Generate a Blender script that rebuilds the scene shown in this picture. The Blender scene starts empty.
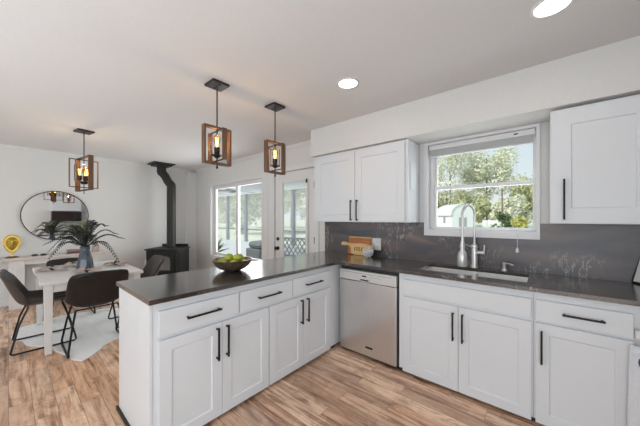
import bpy, bmesh, math, random
from mathutils import Vector, Matrix, Euler
R = math.radians
PI = math.pi
random.seed(7)
scene = bpy.context.scene
COL = scene.collection

# ------------------------------------------------------------------ camera
cam_d = bpy.data.cameras.new('camera')
cam = bpy.data.objects.new('camera', cam_d)
COL.objects.link(cam)
cam.location = (0, 0, 1.435)
cam.rotation_euler = (R(90), 0, R(40.5))
cam_d.sensor_width = 36
cam_d.lens = 36 * 266 / 640
cam_d.shift_y = 5.3 / 640
cam_d.clip_start = 0.05
cam_d.clip_end = 400
scene.camera = cam

# ------------------------------------------------------------------ world, sun, area lights, exposure
w = bpy.data.worlds.new('world'); scene.world = w; w.use_nodes = True
nt = w.node_tree; nt.nodes.clear()
out = nt.nodes.new('ShaderNodeOutputWorld'); bg = nt.nodes.new('ShaderNodeBackground')
tc = nt.nodes.new('ShaderNodeTexCoord'); sep = nt.nodes.new('ShaderNodeSeparateXYZ')
rp = nt.nodes.new('ShaderNodeValToRGB')
rp.color_ramp.elements[0].position = 0.0; rp.color_ramp.elements[0].color = (0.86, 0.92, 0.93, 1)
rp.color_ramp.elements[1].position = 0.55; rp.color_ramp.elements[1].color = (0.50, 0.68, 0.84, 1)
nt.links.new(tc.outputs['Generated'], sep.inputs[0]); nt.links.new(sep.outputs['Z'], rp.inputs['Fac'])
nt.links.new(rp.outputs[0], bg.inputs['Color']); bg.inputs['Strength'].default_value = 1.0
nt.links.new(bg.outputs[0], out.inputs[0])

sun_d = bpy.data.lights.new('sun', 'SUN'); sun_d.energy = 3.6; sun_d.angle = R(1.5); sun_d.color = (1, .96, .88)
sun = bpy.data.objects.new('sun', sun_d); COL.objects.link(sun)
sun.rotation_euler = (R(48), 0, R(-25))

def area(name, loc, rot, sx, sy, power, color=(1, 1, 1)):
    d = bpy.data.lights.new(name, 'AREA'); d.shape = 'RECTANGLE'; d.size = sx; d.size_y = sy
    d.energy = power; d.color = color
    o = bpy.data.objects.new(name, d); COL.objects.link(o); o.location = loc; o.rotation_euler = rot
    return o
# area lights standing in for daylight of unseen windows behind the camera
area('daylight_near_kitchen', (0.0, -2.85, 1.1), (R(90), 0, 0), 2.4, 1.9, 34, (.80, .92, 1))
area('daylight_near_dining', (-4.6, -2.85, 1.3), (R(90), 0, 0), 3.0, 2.0, 31, (.82, .93, 1))
area('fill_right', (1.2, -1.3, 1.0), (R(90), 0, R(90)), 1.8, 1.5, 38, (.80, .92, 1))  # added fill for the peninsula front; this wall has no window
area('ceiling_fill', (-1.6, -1.4, .85), (R(180), 0, 0), 4.2, 2.4, 42, (.80, .92, 1))  # added upward fill that brightens the ceiling
area('daylight_porch_window', (-4.9, 3.25, 1.45), (R(-90), 0, 0), 1.8, 1.5, 34, (.92, .97, 1))
area('daylight_sink_window', (-.54, 3.24, 1.7), (R(-90), 0, 0), .85, .7, 5, (.97, .99, 1))

scene.view_settings.view_transform = 'Standard'
scene.view_settings.look = 'None'
scene.view_settings.exposure = 0.0
scene.view_settings.gamma = 1.0
scene.view_settings.use_curve_mapping = False

# ------------------------------------------------------------------ materials
def mat(name, col, rough=.5, metal=0.0, spec=.5, **kw):
    m = bpy.data.materials.new(name); m.use_nodes = True
    b = m.node_tree.nodes['Principled BSDF']
    b.inputs['Base Color'].default_value = (*col, 1); b.inputs['Roughness'].default_value = rough
    b.inputs['Metallic'].default_value = metal; b.inputs['Specular IOR Level'].default_value = spec
    for k, v in kw.items():
        b.inputs[k.replace('_', ' ')].default_value = v
    return m

def N(m, t, **kw):
    n = m.node_tree.nodes.new(t)
    for k, v in kw.items(): setattr(n, k, v)
    return n
def L(m, a, b): m.node_tree.links.new(a, b)

def ramp(m, stops):
    n = N(m, 'ShaderNodeValToRGB'); e = n.color_ramp.elements
    while len(e) < len(stops): e.new(.5)
    for i, (p, c) in enumerate(stops): e[i].position = p; e[i].color = (*c, 1)
    return n

def noisy(name, c1, c2, scale, rough=.5, metal=0, bump=0.0, stretch=(1, 1, 1), detail=4, spec=.5, dist=.02):
    m = mat(name, c1, rough, metal, spec)
    b = m.node_tree.nodes['Principled BSDF']
    t = N(m, 'ShaderNodeTexCoord'); mp = N(m, 'ShaderNodeMapping'); mp.inputs['Scale'].default_value = stretch
    n = N(m, 'ShaderNodeTexNoise'); n.inputs['Scale'].default_value = scale; n.inputs['Detail'].default_value = detail
    r = ramp(m, [(.3, c1), (.7, c2)])
    L(m, t.outputs['Object'], mp.inputs[0]); L(m, mp.outputs[0], n.inputs['Vector'])
    L(m, n.outputs['Fac'], r.inputs[0]); L(m, r.outputs[0], b.inputs['Base Color'])
    if bump:
        bp = N(m, 'ShaderNodeBump'); bp.inputs['Strength'].default_value = bump; bp.inputs['Distance'].default_value = dist
        L(m, n.outputs['Fac'], bp.inputs['Height']); L(m, bp.outputs[0], b.inputs['Normal'])
    return m

M = {}
M['wall'] = noisy('wall_paint', (.76, .75, .735), (.78, .77, .755), 40, .85, bump=.04, dist=.002)
M['ceil'] = noisy('ceiling_paint', (.78, .765, .765), (.80, .785, .785), 60, .9, bump=.15, dist=.004)
M['trim'] = mat('white_trim_paint', (.78, .78, .775), .45)
M['cab'] = mat('white_cabinet_paint', (.785, .80, .825), .38)
M['vinyl'] = mat('white_vinyl', (.80, .79, .80), .4)
M['gap'] = mat('cabinet_gap', (.25, .25, .25), .8)
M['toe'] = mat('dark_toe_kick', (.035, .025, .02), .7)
M['black'] = mat('black_metal', (.018, .016, .016), .38, .6)
M['bronze'] = mat('dark_bronze', (.06, .045, .04), .4, .8)
M['steel'] = noisy('brushed_steel', (.68, .67, .67), (.78, .77, .765), 6, .34, .95, stretch=(60, 60, 1))
M['steel2'] = mat('satin_steel', (.80, .79, .78), .38, .7)
M['sinksteel'] = mat('sink_steel', (.78, .77, .75), .42, .45)
M['plastic_white'] = mat('white_plastic', (.83, .82, .81), .4)
M['blackp'] = mat('black_plastic', (.02, .02, .022), .35)
M['castiron'] = noisy('black_stove_iron', (.010, .010, .010), (.018, .017, .017), 30, .5, 0, spec=.3)
M['pipe'] = mat('black_stove_pipe', (.024, .021, .018), .5, 0, .4)
M['gold'] = noisy('antique_gold', (.62, .42, .08), (.85, .62, .16), 30, .3, .9)
M['leather'] = noisy('dark_brown_leather', (.030, .024, .023), (.05, .041, .038), 12, .42, bump=.15, dist=.003)
M['leather_black'] = noisy('black_leather', (.006, .0055, .0055), (.010, .009, .009), 12, .5, bump=.15, dist=.003)
M['leather_brown'] = noisy('worn_brown_leather', (.028, .021, .018), (.045, .034, .029), 12, .45, bump=.15, dist=.003)
M['wood'] = noisy('rustic_walnut', (.10, .052, .030), (.20, .105, .055), 5, .5, stretch=(8, 8, 1), detail=6)
M['woodred'] = noisy('red_brown_wood', (.42, .12, .03), (.60, .21, .06), 5, .45, stretch=(2, 8, 14), detail=6)
M['woodlight'] = noisy('light_maple', (.70, .44, .17), (.88, .62, .30), 5, .5, stretch=(2, 8, 14))
M['tablewhite'] = noisy('white_table_paint', (.74, .72, .70), (.80, .78, .76), 14, .45, stretch=(1, 8, 1))
M['consoletop'] = noisy('pale_washed_wood', (.66, .58, .53), (.76, .69, .64), 6, .55, stretch=(6, 1, 6))
M['console'] = noisy('white_washed_wood', (.70, .665, .65), (.78, .75, .735), 6, .55, stretch=(6, 6, 1))
M['napkin'] = noisy('pinkish_tan_cloth', (.40, .30, .26), (.62, .50, .44), 14, .9, bump=.4)
M['napkindark'] = mat('dark_wooden_ring', (.04, .03, .03), .6)
M['vase'] = noisy('blue_grey_glass', (.022, .030, .045), (.07, .09, .12), 8, .12, spec=.8)
M['fern'] = mat('black_green_frond', (.016, .02, .016), .55)
M['ferng'] = mat('olive_green_frond', (.16, .20, .07), .6)
M['apple'] = noisy('green_apple_skin', (.26, .32, .02), (.46, .47, .05), 9, .3)
M['stem'] = mat('fruit_stem', (.12, .07, .03), .7)
M['bowl'] = noisy('hammered_bronze', (.17, .12, .08), (.30, .22, .15), 14, .28, .75, bump=.3, dist=.004)
M['hide'] = noisy('cream_cowhide', (.88, .86, .84), (.95, .94, .93), 3.2, .95, bump=.3, stretch=(1, 4, 1))
M['mirror'] = mat('mirror_glass', (.92, .93, .93), .015, 1.0)
M['paper'] = mat('white_paper', (.85, .85, .83), .6)
M['blue'] = mat('blue_print', (.04, .06, .30), .7)
M['towel'] = noisy('white_cotton', (.76, .77, .81), (.82, .83, .86), 90, .95, bump=.3, dist=.002)
M['book1'] = mat('dusty_pink_cover', (.36, .22, .21), .6)
M['book2'] = mat('dark_mauve_cover', (.16, .10, .11), .6)
M['bark'] = noisy('bark', (.16, .12, .09), (.28, .23, .18), 8, .9, stretch=(3, 3, 1), bump=.4)
M['leafA'] = noisy('hazed_olive_leaves', (.40, .43, .22), (.66, .64, .40), .7, .8)  # haze over the yard is put into the leaf colour
M['leafB'] = noisy('hazed_grey_green_leaves', (.60, .61, .45), (.82, .80, .64), .7, .8)  # paled further to carry the same haze
M['leafC'] = noisy('dark_green_leaves', (.07, .11, .05), (.17, .22, .10), .7, .8)
M['leafD'] = noisy('yellow_green_leaves', (.42, .42, .10), (.58, .55, .18), .7, .8)
M['grass'] = noisy('dry_pale_lawn', (.58, .60, .40), (.76, .75, .60), .3, .95)
M['siding'] = mat('white_siding', (.80, .81, .82), .6)
M['roofm'] = mat('white_metal_roof', (.74, .73, .74), .5)
M['roofgrey'] = mat('grey_shingle', (.36, .37, .40), .8)
M['porchfloor'] = noisy('porch_boards', (.42, .42, .42), (.52, .52, .51), 5, .7)
M['darkgrey'] = mat('charcoal_cover', (.10, .11, .12), .7)
M['midgrey'] = mat('mid_grey_frame', (.36, .37, .41), .6)
M['outgrey'] = mat('grey_frame', (.30, .31, .34), .6)

def emis(name, col, s):
    m = bpy.data.materials.new(name); m.use_nodes = True
    b = m.node_tree.nodes['Principled BSDF']
    b.inputs['Base Color'].default_value = (*col, 1)
    b.inputs['Emission Color'].default_value = (*col, 1); b.inputs['Emission Strength'].default_value = s
    return m
M['bulb'] = emis('warm_filament', (1.0, .66, .28), 6)
M['down'] = emis('downlight_lens', (1, .98, .95), 3.0)

def glass(name, tint=(1, 1, 1), refl=.10, rough=0.0):
    m = bpy.data.materials.new(name); m.use_nodes = True; nt = m.node_tree; nt.nodes.clear()
    o = nt.nodes.new('ShaderNodeOutputMaterial'); mx = nt.nodes.new('ShaderNodeMixShader')
    t = nt.nodes.new('ShaderNodeBsdfTransparent'); g = nt.nodes.new('ShaderNodeBsdfGlossy')
    fr = nt.nodes.new('ShaderNodeLayerWeight'); fr.inputs['Blend'].default_value = refl
    t.inputs[0].default_value = (*tint, 1); g.inputs['Roughness'].default_value = rough
    nt.links.new(fr.outputs['Fresnel'], mx.inputs[0]); nt.links.new(t.outputs[0], mx.inputs[1])
    nt.links.new(g.outputs[0], mx.inputs[2]); nt.links.new(mx.outputs[0], o.inputs[0])
    return m
M['glass'] = glass('window_glass', (.97, .985, .98), .08)
M['shade'] = glass('clear_glass_shade', (.97, .96, .95), .08)

M['amber'] = glass('amber_glass', (1.0, .80, .52), .10)
def floor_mat():
    m = mat('wood_plank_floor', (.5, .35, .25), .24)
    b = m.node_tree.nodes['Principled BSDF']
    t = N(m, 'ShaderNodeTexCoord')
    br = N(m, 'ShaderNodeTexBrick'); br.offset = .37; br.offset_frequency = 2
    br.inputs['Scale'].default_value = 1; br.inputs['Brick Width'].default_value = .92
    br.inputs['Row Height'].default_value = .122; br.inputs['Mortar Size'].default_value = .0016
    br.inputs['Mortar Smooth'].default_value = .2; br.inputs['Bias'].default_value = 0
    br.inputs['Color1'].default_value = (0, 0, 0, 1); br.inputs['Color2'].default_value = (1, 1, 1, 1)
    br.inputs['Mortar'].default_value = (.5, .5, .5, 1)
    L(m, t.outputs['Object'], br.inputs['Vector'])
    # grain shifted per plank
    mul = N(m, 'ShaderNodeVectorMath', operation='MULTIPLY'); mul.inputs[1].default_value = (.9, 11, 1)
    add = N(m, 'ShaderNodeVectorMath', operation='ADD')
    sc = N(m, 'ShaderNodeVectorMath', operation='SCALE'); sc.inputs['Scale'].default_value = 23
    L(m, br.outputs['Color'], sc.inputs[0]); L(m, t.outputs['Object'], mul.inputs[0])
    L(m, mul.outputs[0], add.inputs[0]); L(m, sc.outputs[0], add.inputs[1])
    n1 = N(m, 'ShaderNodeTexNoise'); n1.inputs['Scale'].default_value = 1.6; n1.inputs['Detail'].default_value = 6
    n1.inputs['Distortion'].default_value = .9; n1.inputs['Roughness'].default_value = .62
    L(m, add.outputs[0], n1.inputs['Vector'])
    n2 = N(m, 'ShaderNodeTexNoise'); n2.inputs['Scale'].default_value = 5; n2.inputs['Detail'].default_value = 5
    L(m, add.outputs[0], n2.inputs['Vector'])
    tone = ramp(m, [(0, (.88, .55, .36)), (.2, (.62, .41, .285)), (.42, (.98, .71, .52)), (.6, (.74, .48, .33)), (.8, (.62, .415, .31)), (1, (.93, .63, .44))])
    nb = N(m, 'ShaderNodeTexNoise'); nb.inputs['Scale'].default_value = 2.2; nb.inputs['Detail'].default_value = 3
    L(m, t.outputs['Object'], nb.inputs['Vector'])
    rgh = ramp(m, [(.3, (.20, .20, .20)), (.7, (.34, .34, .34))]); L(m, nb.outputs['Fac'], rgh.inputs[0]); L(m, rgh.outputs[0], b.inputs['Roughness'])
    L(m, br.outputs['Color'], tone.inputs[0])
    grain = ramp(m, [(.30, (.30, .21, .17)), (.42, (.70, .60, .54)), (.50, (.95, .92, .9)), (.72, (1.15, 1.13, 1.1))])
    L(m, n1.outputs['Fac'], grain.inputs[0])
    fine = ramp(m, [(.3, (.84, .82, .80)), (.6, (1.05, 1.05, 1.05))])
    L(m, n2.outputs['Fac'], fine.inputs[0])
    m1 = N(m, 'ShaderNodeMixRGB', blend_type='MULTIPLY'); m1.inputs[0].default_value = 1
    m2 = N(m, 'ShaderNodeMixRGB', blend_type='MULTIPLY'); m2.inputs[0].default_value = 1
    L(m, tone.outputs[0], m1.inputs[1]); L(m, grain.outputs[0], m1.inputs[2])
    kn = N(m, 'ShaderNodeTexNoise'); kn.inputs['Scale'].default_value = 1.3; kn.inputs['Detail'].default_value = 8; kn.inputs['Roughness'].default_value = .7; kn.inputs['Distortion'].default_value = 1.6
    kv = N(m, 'ShaderNodeVectorMath', operation='MULTIPLY'); kv.inputs[1].default_value = (1.6, 4.2, 1)
    ka = N(m, 'ShaderNodeVectorMath', operation='ADD'); L(m, t.outputs['Object'], kv.inputs[0]); L(m, kv.outputs[0], ka.inputs[0]); L(m, sc.outputs[0], ka.inputs[1]); L(m, ka.outputs[0], kn.inputs['Vector'])
    kr = ramp(m, [(.36, (.62, .55, .52)), (.45, (.94, .92, .90)), (.54, (1.08, 1.08, 1.08))]); L(m, kn.outputs['Fac'], kr.inputs[0])
    mk = N(m, 'ShaderNodeMixRGB', blend_type='MULTIPLY'); mk.inputs[0].default_value = 1; L(m, m1.outputs[0], mk.inputs[1]); L(m, kr.outputs[0], mk.inputs[2])
    L(m, mk.outputs[0], m2.inputs[1]); L(m, fine.outputs[0], m2.inputs[2])
    m3 = N(m, 'ShaderNodeMixRGB', blend_type='MIX'); m3.inputs[2].default_value = (.26, .17, .13, 1)
    L(m, br.outputs['Fac'], m3.inputs[0]); L(m, m2.outputs[0], m3.inputs[1])
    L(m, m3.outputs[0], b.inputs['Base Color'])
    return m
M['floor'] = floor_mat()

def stone(name, base1, base2, rough, vein, coat=0.0):
    m = mat(name, base1, rough, spec=.8, Coat_Weight=coat, Coat_Roughness=.14, Coat_IOR=1.7)
    b = m.node_tree.nodes['Principled BSDF']
    t = N(m, 'ShaderNodeTexCoord')
    mp = N(m, 'ShaderNodeMapping'); mp.inputs['Scale'].default_value = (.8, 2.6, 2.6)
    L(m, t.outputs['Object'], mp.inputs[0])
    n = N(m, 'ShaderNodeTexNoise'); n.inputs['Scale'].default_value = 1.5; n.inputs['Detail'].default_value = 7
    n.inputs['Distortion'].default_value = .8
    L(m, mp.outputs[0], n.inputs['Vector'])
    r = ramp(m, [(.36, base1), (.5, tuple((a + b) / 2 for a, b in zip(base1, base2))), (.60, base2), (.70, tuple(c * 1.45 for c in base2))])
    L(m, n.outputs['Fac'], r.inputs[0])
    # white veins: thin bands of a second noise, gated by a third into patches
    v = N(m, 'ShaderNodeTexNoise'); v.inputs['Scale'].default_value = 11.0; v.inputs['Detail'].default_value = 7; v.inputs['Roughness'].default_value = .62
    v.inputs['Distortion'].default_value = .35
    vm = N(m, 'ShaderNodeMapping'); vm.inputs['Rotation'].default_value = (.3, .7, .5); vm.inputs['Scale'].default_value = (1.5, .7, .6)
    L(m, t.outputs['Object'], vm.inputs[0]); L(m, vm.outputs[0], v.inputs['Vector'])
    vr = ramp(m, [(.482, (0, 0, 0)), (.5, (.9, .9, .9)), (.518, (0, 0, 0))])
    L(m, v.outputs['Fac'], vr.inputs[0])
    g = N(m, 'ShaderNodeTexNoise'); g.inputs['Scale'].default_value = 1.9; g.inputs['Detail'].default_value = 2
    mo = N(m, 'ShaderNodeMapping'); mo.inputs['Location'].default_value = (3.1, .4, 1.7)
    L(m, t.outputs['Object'], mo.inputs[0]); L(m, mo.outputs[0], g.inputs['Vector'])
    gr = ramp(m, [(.53, (0, 0, 0)), (.66, (vein, vein, vein))])
    L(m, g.outputs['Fac'], gr.inputs[0])
    mu = N(m, 'ShaderNodeMath', operation='MULTIPLY')
    L(m, vr.outputs[0], mu.inputs[0]); L(m, gr.outputs[0], mu.inputs[1])
    mx = N(m, 'ShaderNodeMixRGB'); mx.inputs[2].default_value = (.66, .63, .60, 1)
    L(m, mu.outputs[0], mx.inputs[0]); L(m, r.outputs[0], mx.inputs[1]); L(m, mx.outputs[0], b.inputs['Base Color'])
    return m
M['counter'] = stone('dark_veined_countertop', (.012, .010, .012), (.060, .045, .038), .2, .9, .8)
M['splash'] = stone('dark_veined_backsplash', (.030, .032, .046), (.150, .100, .086), .36, 1.0)

# ------------------------------------------------------------------ mesh helpers
class MB:
    def __init__(s): s.v = []; s.f = []
    def add(s, vs, fs):
        o = len(s.v); s.v += [Vector(p) for p in vs]; s.f += [tuple(i + o for i in f) for f in fs]; return s
    def box(s, x0, x1, y0, y1, z0, z1):
        return s.add([(x0, y0, z0), (x1, y0, z0), (x1, y1, z0), (x0, y1, z0), (x0, y0, z1), (x1, y0, z1), (x1, y1, z1), (x0, y1, z1)],
                     [(0, 3, 2, 1), (4, 5, 6, 7), (0, 1, 5, 4), (1, 2, 6, 5), (2, 3, 7, 6), (3, 0, 4, 7)])
    def obox(s, c, size, mtx):
        x, y, z = (q / 2 for q in size); c = Vector(c)
        vs = [c + mtx @ Vector(p) for p in [(-x, -y, -z), (x, -y, -z), (x, y, -z), (-x, y, -z), (-x, -y, z), (x, -y, z), (x, y, z), (-x, y, z)]]
        return s.add(vs, [(0, 3, 2, 1), (4, 5, 6, 7), (0, 1, 5, 4), (1, 2, 6, 5), (2, 3, 7, 6), (3, 0, 4, 7)])
    def tube(s, pts, r, n=10, caps=True, radii=None):
        pts = [Vector(p) for p in pts]; rings = []
        prev = None
        for i, p in enumerate(pts):
            d = (pts[min(i + 1, len(pts) - 1)] - pts[max(i - 1, 0)]).normalized()
            if prev is None:
                a = Vector((0, 0, 1)) if abs(d.z) < .9 else Vector((1, 0, 0))
                u = d.cross(a).normalized()
            else:
                u = (prev - d * prev.dot(d)).normalized()
            prev = u; v = d.cross(u)
            rr = radii[i] if radii else r
            rings.append([p + (u * math.cos(2 * PI * k / n) + v * math.sin(2 * PI * k / n)) * rr for k in range(n)])
        vs = [q for g in rings for q in g]; fs = []
        for i in range(len(pts) - 1):
            for k in range(n):
                a = i * n + k; b = i * n + (k + 1) % n
                fs.append((a, b, b + n, a + n))
        if caps:
            fs.append(tuple(range(n - 1, -1, -1))); fs.append(tuple(range((len(pts) - 1) * n, len(pts) * n)))
        return s.add(vs, fs)
    def lathe(s, prof, c=(0, 0, 0), n=24, axis=None, caps=True):
        c = Vector(c); m = axis or Matrix.Identity(3); vs = []; fs = []
        for (r, z) in prof:
            for k in range(n):
                a = 2 * PI * k / n; vs.append(c + m @ Vector((r * math.cos(a), r * math.sin(a), z)))
        for i in range(len(prof) - 1):
            for k in range(n):
                a = i * n + k; b = i * n + (k + 1) % n; fs.append((a, b, b + n, a + n))
        if not caps or prof[0] == prof[-1]: return s.add(vs, fs)
        if prof[0][0] > 1e-5: fs.append(tuple(range(n - 1, -1, -1)))
        if prof[-1][0] > 1e-5: fs.append(tuple(range((len(prof) - 1) * n, len(prof) * n)))
        return s.add(vs, fs)
    def grid(s, P):
        h = len(P); wd = len(P[0]); vs = [p for row in P for p in row]
        fs = [(i * wd + j, i * wd + j + 1, (i + 1) * wd + j + 1, (i + 1) * wd + j) for i in range(h - 1) for j in range(wd - 1)]
        return s.add(vs, fs)
    def build(s, name, m, parent=None, smooth=False, bevel=0, solid=0, sub=0, loc=None):
        org = Vector((0, 0, 0))
        if parent is not None:
            p = parent
            while p.parent: p = p.parent
            if not p.get('_local'): org = Vector(p.location)
        elif loc is not None: org = Vector(loc)
        me = bpy.data.meshes.new(name)
        me.from_pydata([tuple(v - org) for v in s.v], [], s.f); me.update()
        bm = bmesh.new(); bm.from_mesh(me); bmesh.ops.remove_doubles(bm, verts=bm.verts, dist=1e-5)
        bmesh.ops.recalc_face_normals(bm, faces=bm.faces); bm.to_mesh(me); bm.free()
        me.materials.append(m)
        if smooth:
            me.polygons.foreach_set('use_smooth', [True] * len(me.polygons))
            if not sub: me.set_sharp_from_angle(angle=R(38))
        o = bpy.data.objects.new(name, me); COL.objects.link(o)
        if parent is not None: o.parent = parent
        elif loc is not None: o.location = loc
        if solid:
            q = o.modifiers.new('solid', 'SOLIDIFY'); q.thickness = solid; q.offset = 0
        if bevel:
            q = o.modifiers.new('bevel', 'BEVEL'); q.width = bevel; q.segments = 2; q.limit_method = 'ANGLE'; q.angle_limit = R(40)
        if sub:
            q = o.modifiers.new('sub', 'SUBSURF'); q.levels = sub; q.render_levels = sub
        return o

def B(*a): return MB().box(*a)

def thing(name, label, cat, loc=(0, 0, 0), rz=0, group=None, local=False):
    o = bpy.data.objects.new(name, None); COL.objects.link(o); o.empty_display_size = .1
    o.location = loc; o.rotation_euler = (0, 0, rz); o['label'] = label; o['category'] = cat
    if group: o['group'] = group
    if local: o['_local'] = 1
    return o
def tag(o, label, cat, group=None, kind=None):
    o['label'] = label; o['category'] = cat
    if group: o['group'] = group
    if kind: o['kind'] = kind
    return o
def struct(o): o['kind'] = 'structure'; return o
def sroot(name, loc=(0, 0, 0)):
    o = bpy.data.objects.new(name, None); COL.objects.link(o); o.location = loc; o['kind'] = 'structure'; return o
CH = {}
def copy_tree(o, parent=None):
    c = o.copy(); COL.objects.link(c)
    if parent is not None: c.parent = parent
    for ch in [q for q in bpy.data.objects if q.parent == o]:
        copy_tree(ch, c)
    return c

def holed(axis, a0, a1, us, vs, holes):
    """slab normal to axis between a0 and a1, cut into cells by us x vs; cells in holes are left out"""
    mb = MB(); inside = lambda i, j: not any(h[0] - 1e-6 <= us[i] and us[i + 1] <= h[1] + 1e-6 and h[2] - 1e-6 <= vs[j] and vs[j + 1] <= h[3] + 1e-6 for h in holes)
    def P(a, u, v):
        return (u, a, v) if axis == 'y' else ((a, u, v) if axis == 'x' else (u, v, a))
    nu, nv = len(us) - 1, len(vs) - 1
    for i in range(nu):
        for j in range(nv):
            if not inside(i, j): continue
            q = [(us[i], vs[j]), (us[i + 1], vs[j]), (us[i + 1], vs[j + 1]), (us[i], vs[j + 1])]
            for a in (a0, a1): mb.add([P(a, *p) for p in q], [(0, 1, 2, 3)])
            for (di, dj, k0, k1) in ((-1, 0, 3, 0), (1, 0, 1, 2), (0, -1, 0, 1), (0, 1, 2, 3)):
                ii, jj = i + di, j + dj
                if 0 <= ii < nu and 0 <= jj < nv and inside(ii, jj): continue
                mb.add([P(a0, *q[k0]), P(a0, *q[k1]), P(a1, *q[k1]), P(a1, *q[k0])], [(0, 1, 2, 3)])
    return mb

# ------------------------------------------------------------------ room shell
CEIL = 2.625; XL = -6.7; XR = 1.35; YW = 3.03; YN = -3.0
struct(B(XL - .15, XR + .15, YN - .15, YW + .15, -.12, 0).build('floor', M['floor']))
struct(B(XL - .15, XR + .15, YN - .15, YW + .15, CEIL, CEIL + .15).build('ceiling', M['ceil']))
struct(B(XL - .15, XL, YN - .15, YW + .15, 0, CEIL).build('wall_left', M['wall']))
struct(B(XR, XR + .15, YN - .15, YW + .15, 0, CEIL).build('wall_right', M['wall']))
struct(B(XL, XR, YN - .15, YN, 0, CEIL).build('wall_near', M['wall']))
KW = (-1.005, -.075, 1.315, 2.24); PW = (-5.87, -3.97, .60, 2.18); DR = (-3.63, -2.68, 0, 2.225)
hol = [KW, PW, DR]
us = sorted({XL, XR, KW[0], KW[1], PW[0], PW[1], DR[0], DR[1]})
vs = sorted({0, CEIL, KW[2], KW[3], PW[2], PW[3], DR[3]})
struct(holed('y', YW, YW + .15, us, vs, hol).build('wall_far', M['wall']))
struct(B(-2.44, XR, 2.662, YW, 2.27, CEIL).build('wall_soffit', M['wall'], bevel=.004))
# small crown moulding and baseboards
def crown(name, p0, p1, ny):
    mb = MB(); x0, y0 = p0; x1, y1 = p1; nx_, ny_ = ny
    pr = [(0, CEIL - .055), (.012, CEIL - .05), (.045, CEIL - .012), (.05, CEIL)]
    g = [[(x + nx_ * d, y + ny_ * d, z) for (x, y) in (p0, p1)] for d, z in pr] 
    mb.grid(g); return struct(mb.build(name, M['trim']))
crown('trim_1', (XL, YN), (XL, YW), (1, 0))
crown('trim_2', (XL, YW), (-2.44, YW), (0, -1))
struct(B(XL, XL + .015, YN, YW - .02, 0, .12).build('baseboard_left', M['trim'], bevel=.004))
struct(B(XL + .02, -3.8, YW - .015, YW, 0, .12).build('baseboard_far', M['trim'], bevel=.004))
# boxed pipe chase strip in the far left corner
struct(B(XL, XL + .10, 2.80, YW - .001, .13, CEIL - .06).build('trim_3', M['trim'], bevel=.006))

# kitchen window -------------------------------------------------------------
w1 = sroot('window_1', (-.54, YW, 1.31))
cas = holed('y', YW - .022, YW, [-1.045, KW[0], KW[1], -.046], [1.246, KW[2], KW[3], 2.268], [KW])
cas.build('casing', M['vinyl'], w1, bevel=.003)
fr = holed('y', 3.09, 3.15, [-1.003, -.955, -.10, -.077], [1.317, 1.332, 2.20, 2.238], [(-.955, -.10, 1.332, 2.20)])
fr = holed('y', 3.09, 3.15, [-1.003, -.962, -.088, -.077], [1.317, 1.325, 2.21, 2.238], [(-.962, -.088, 1.325, 2.21)])
fr.build('window_frame', M['vinyl'], w1)
up = holed('y', 3.125, 3.145, [-.96, -.935, -.10, -.09], [1.75, 1.785, 2.19, 2.208], [(-.935, -.10, 1.785, 2.19)])
u_ = up.build('upper_sash', M['vinyl'], w1)
B(-.934, -.101, 3.133, 3.137, 1.786, 2.189).build('pane', M['glass'], u_)
lo = holed('y', 3.095, 3.12, [-.96, -.935, -.10, -.09], [1.327, 1.345, 1.75, 1.785], [(-.935, -.10, 1.345, 1.75)])
l_ = lo.build('lower_sash', M['vinyl'], w1)
B(-.934, -.101, 3.105, 3.109, 1.346, 1.749).build('pane', M['glass'], l_)

# porch window ----------------------------------------------------------------
w2 = sroot('window_2', (-4.9, YW, .6))
holed('y', YW - .02, YW, [-5.95, PW[0], PW[1], -3.80], [.53, PW[2], PW[3], 2.235], [PW]).build('casing', M['trim'], w2, bevel=.003)
for (a, b_, y) in ((-5.865, -4.86, 3.10), (-4.90, -3.975, 3.06)):
    s_ = holed('y', y, y + .03, [a, a + .07, b_ - .07, b_], [.605, .66, 2.10, 2.175], [(a + .07, b_ - .07, .66, 2.10)]).build('sash', M['vinyl'], w2)
    B(a + .071, b_ - .071, y + .013, y + .017, .661, 2.099).build('pane', M['glass'], s_)

# glass door --------------------------------------------------------------------
d1 = sroot('door_1', (-3.15, YW, 0))
holed('y', YW - .02, YW, [-3.79, DR[0], DR[1], -2.60], [0, 2.221, 2.30], [(DR[0], DR[1], 0, 2.221)]).build('casing', M['trim'], d1, bevel=.003)
sl = holed('y', 3.035, 3.08, [-3.615, -3.44, -2.855, -2.695], [.01, .30, 2.05, 2.21], [(-3.44, -2.855, .30, 2.05)]).build('slab', M['trim'], d1, bevel=.003)
holed('y', 3.02, 3.034, [-3.46, -3.42, -2.875, -2.835], [.28, .32, 2.03, 2.07], [(-3.42, -2.875, .32, 2.03)]).build('glazing_frame', M['vinyl'], sl)
B(-3.439, -2.856, 3.055, 3.06, .301, 2.049).build('pane', M['glass'], sl)
ax = Matrix.Rotation(R(90), 3, 'X')
MB().lathe([(0, 0), (.03, 0), (.032, .012), (.022, .02), (.02, .024), (0, .024)], (-3.545, 3.034, 1.08), 16, ax).build('deadbolt', M['bronze'], d1, smooth=True)
MB().lathe([(0, 0), (.032, 0), (.032, .01), (.012, .014), (.012, .035), (.03, .042), (.034, .055), (.028, .068), (0, .074)], (-3.545, 3.034, .92), 16, ax).build('door_knob', M['bronze'], d1, smooth=True)
for z in (1.95, 1.10, .25):
    MB().tube([(-2.688, 3.018, z - .05), (-2.688, 3.018, z + .05)], .009, 8).build('hinge', M['bronze'], d1)
B(-2.865, -2.835, 3.010, 3.019, 1.99, 2.05).build('blind_slider', M['bronze'], d1)
B(-2.835, -2.825, 3.012, 3.019, .9, 2.0).build('slider_track', M['steel2'], d1)

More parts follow.
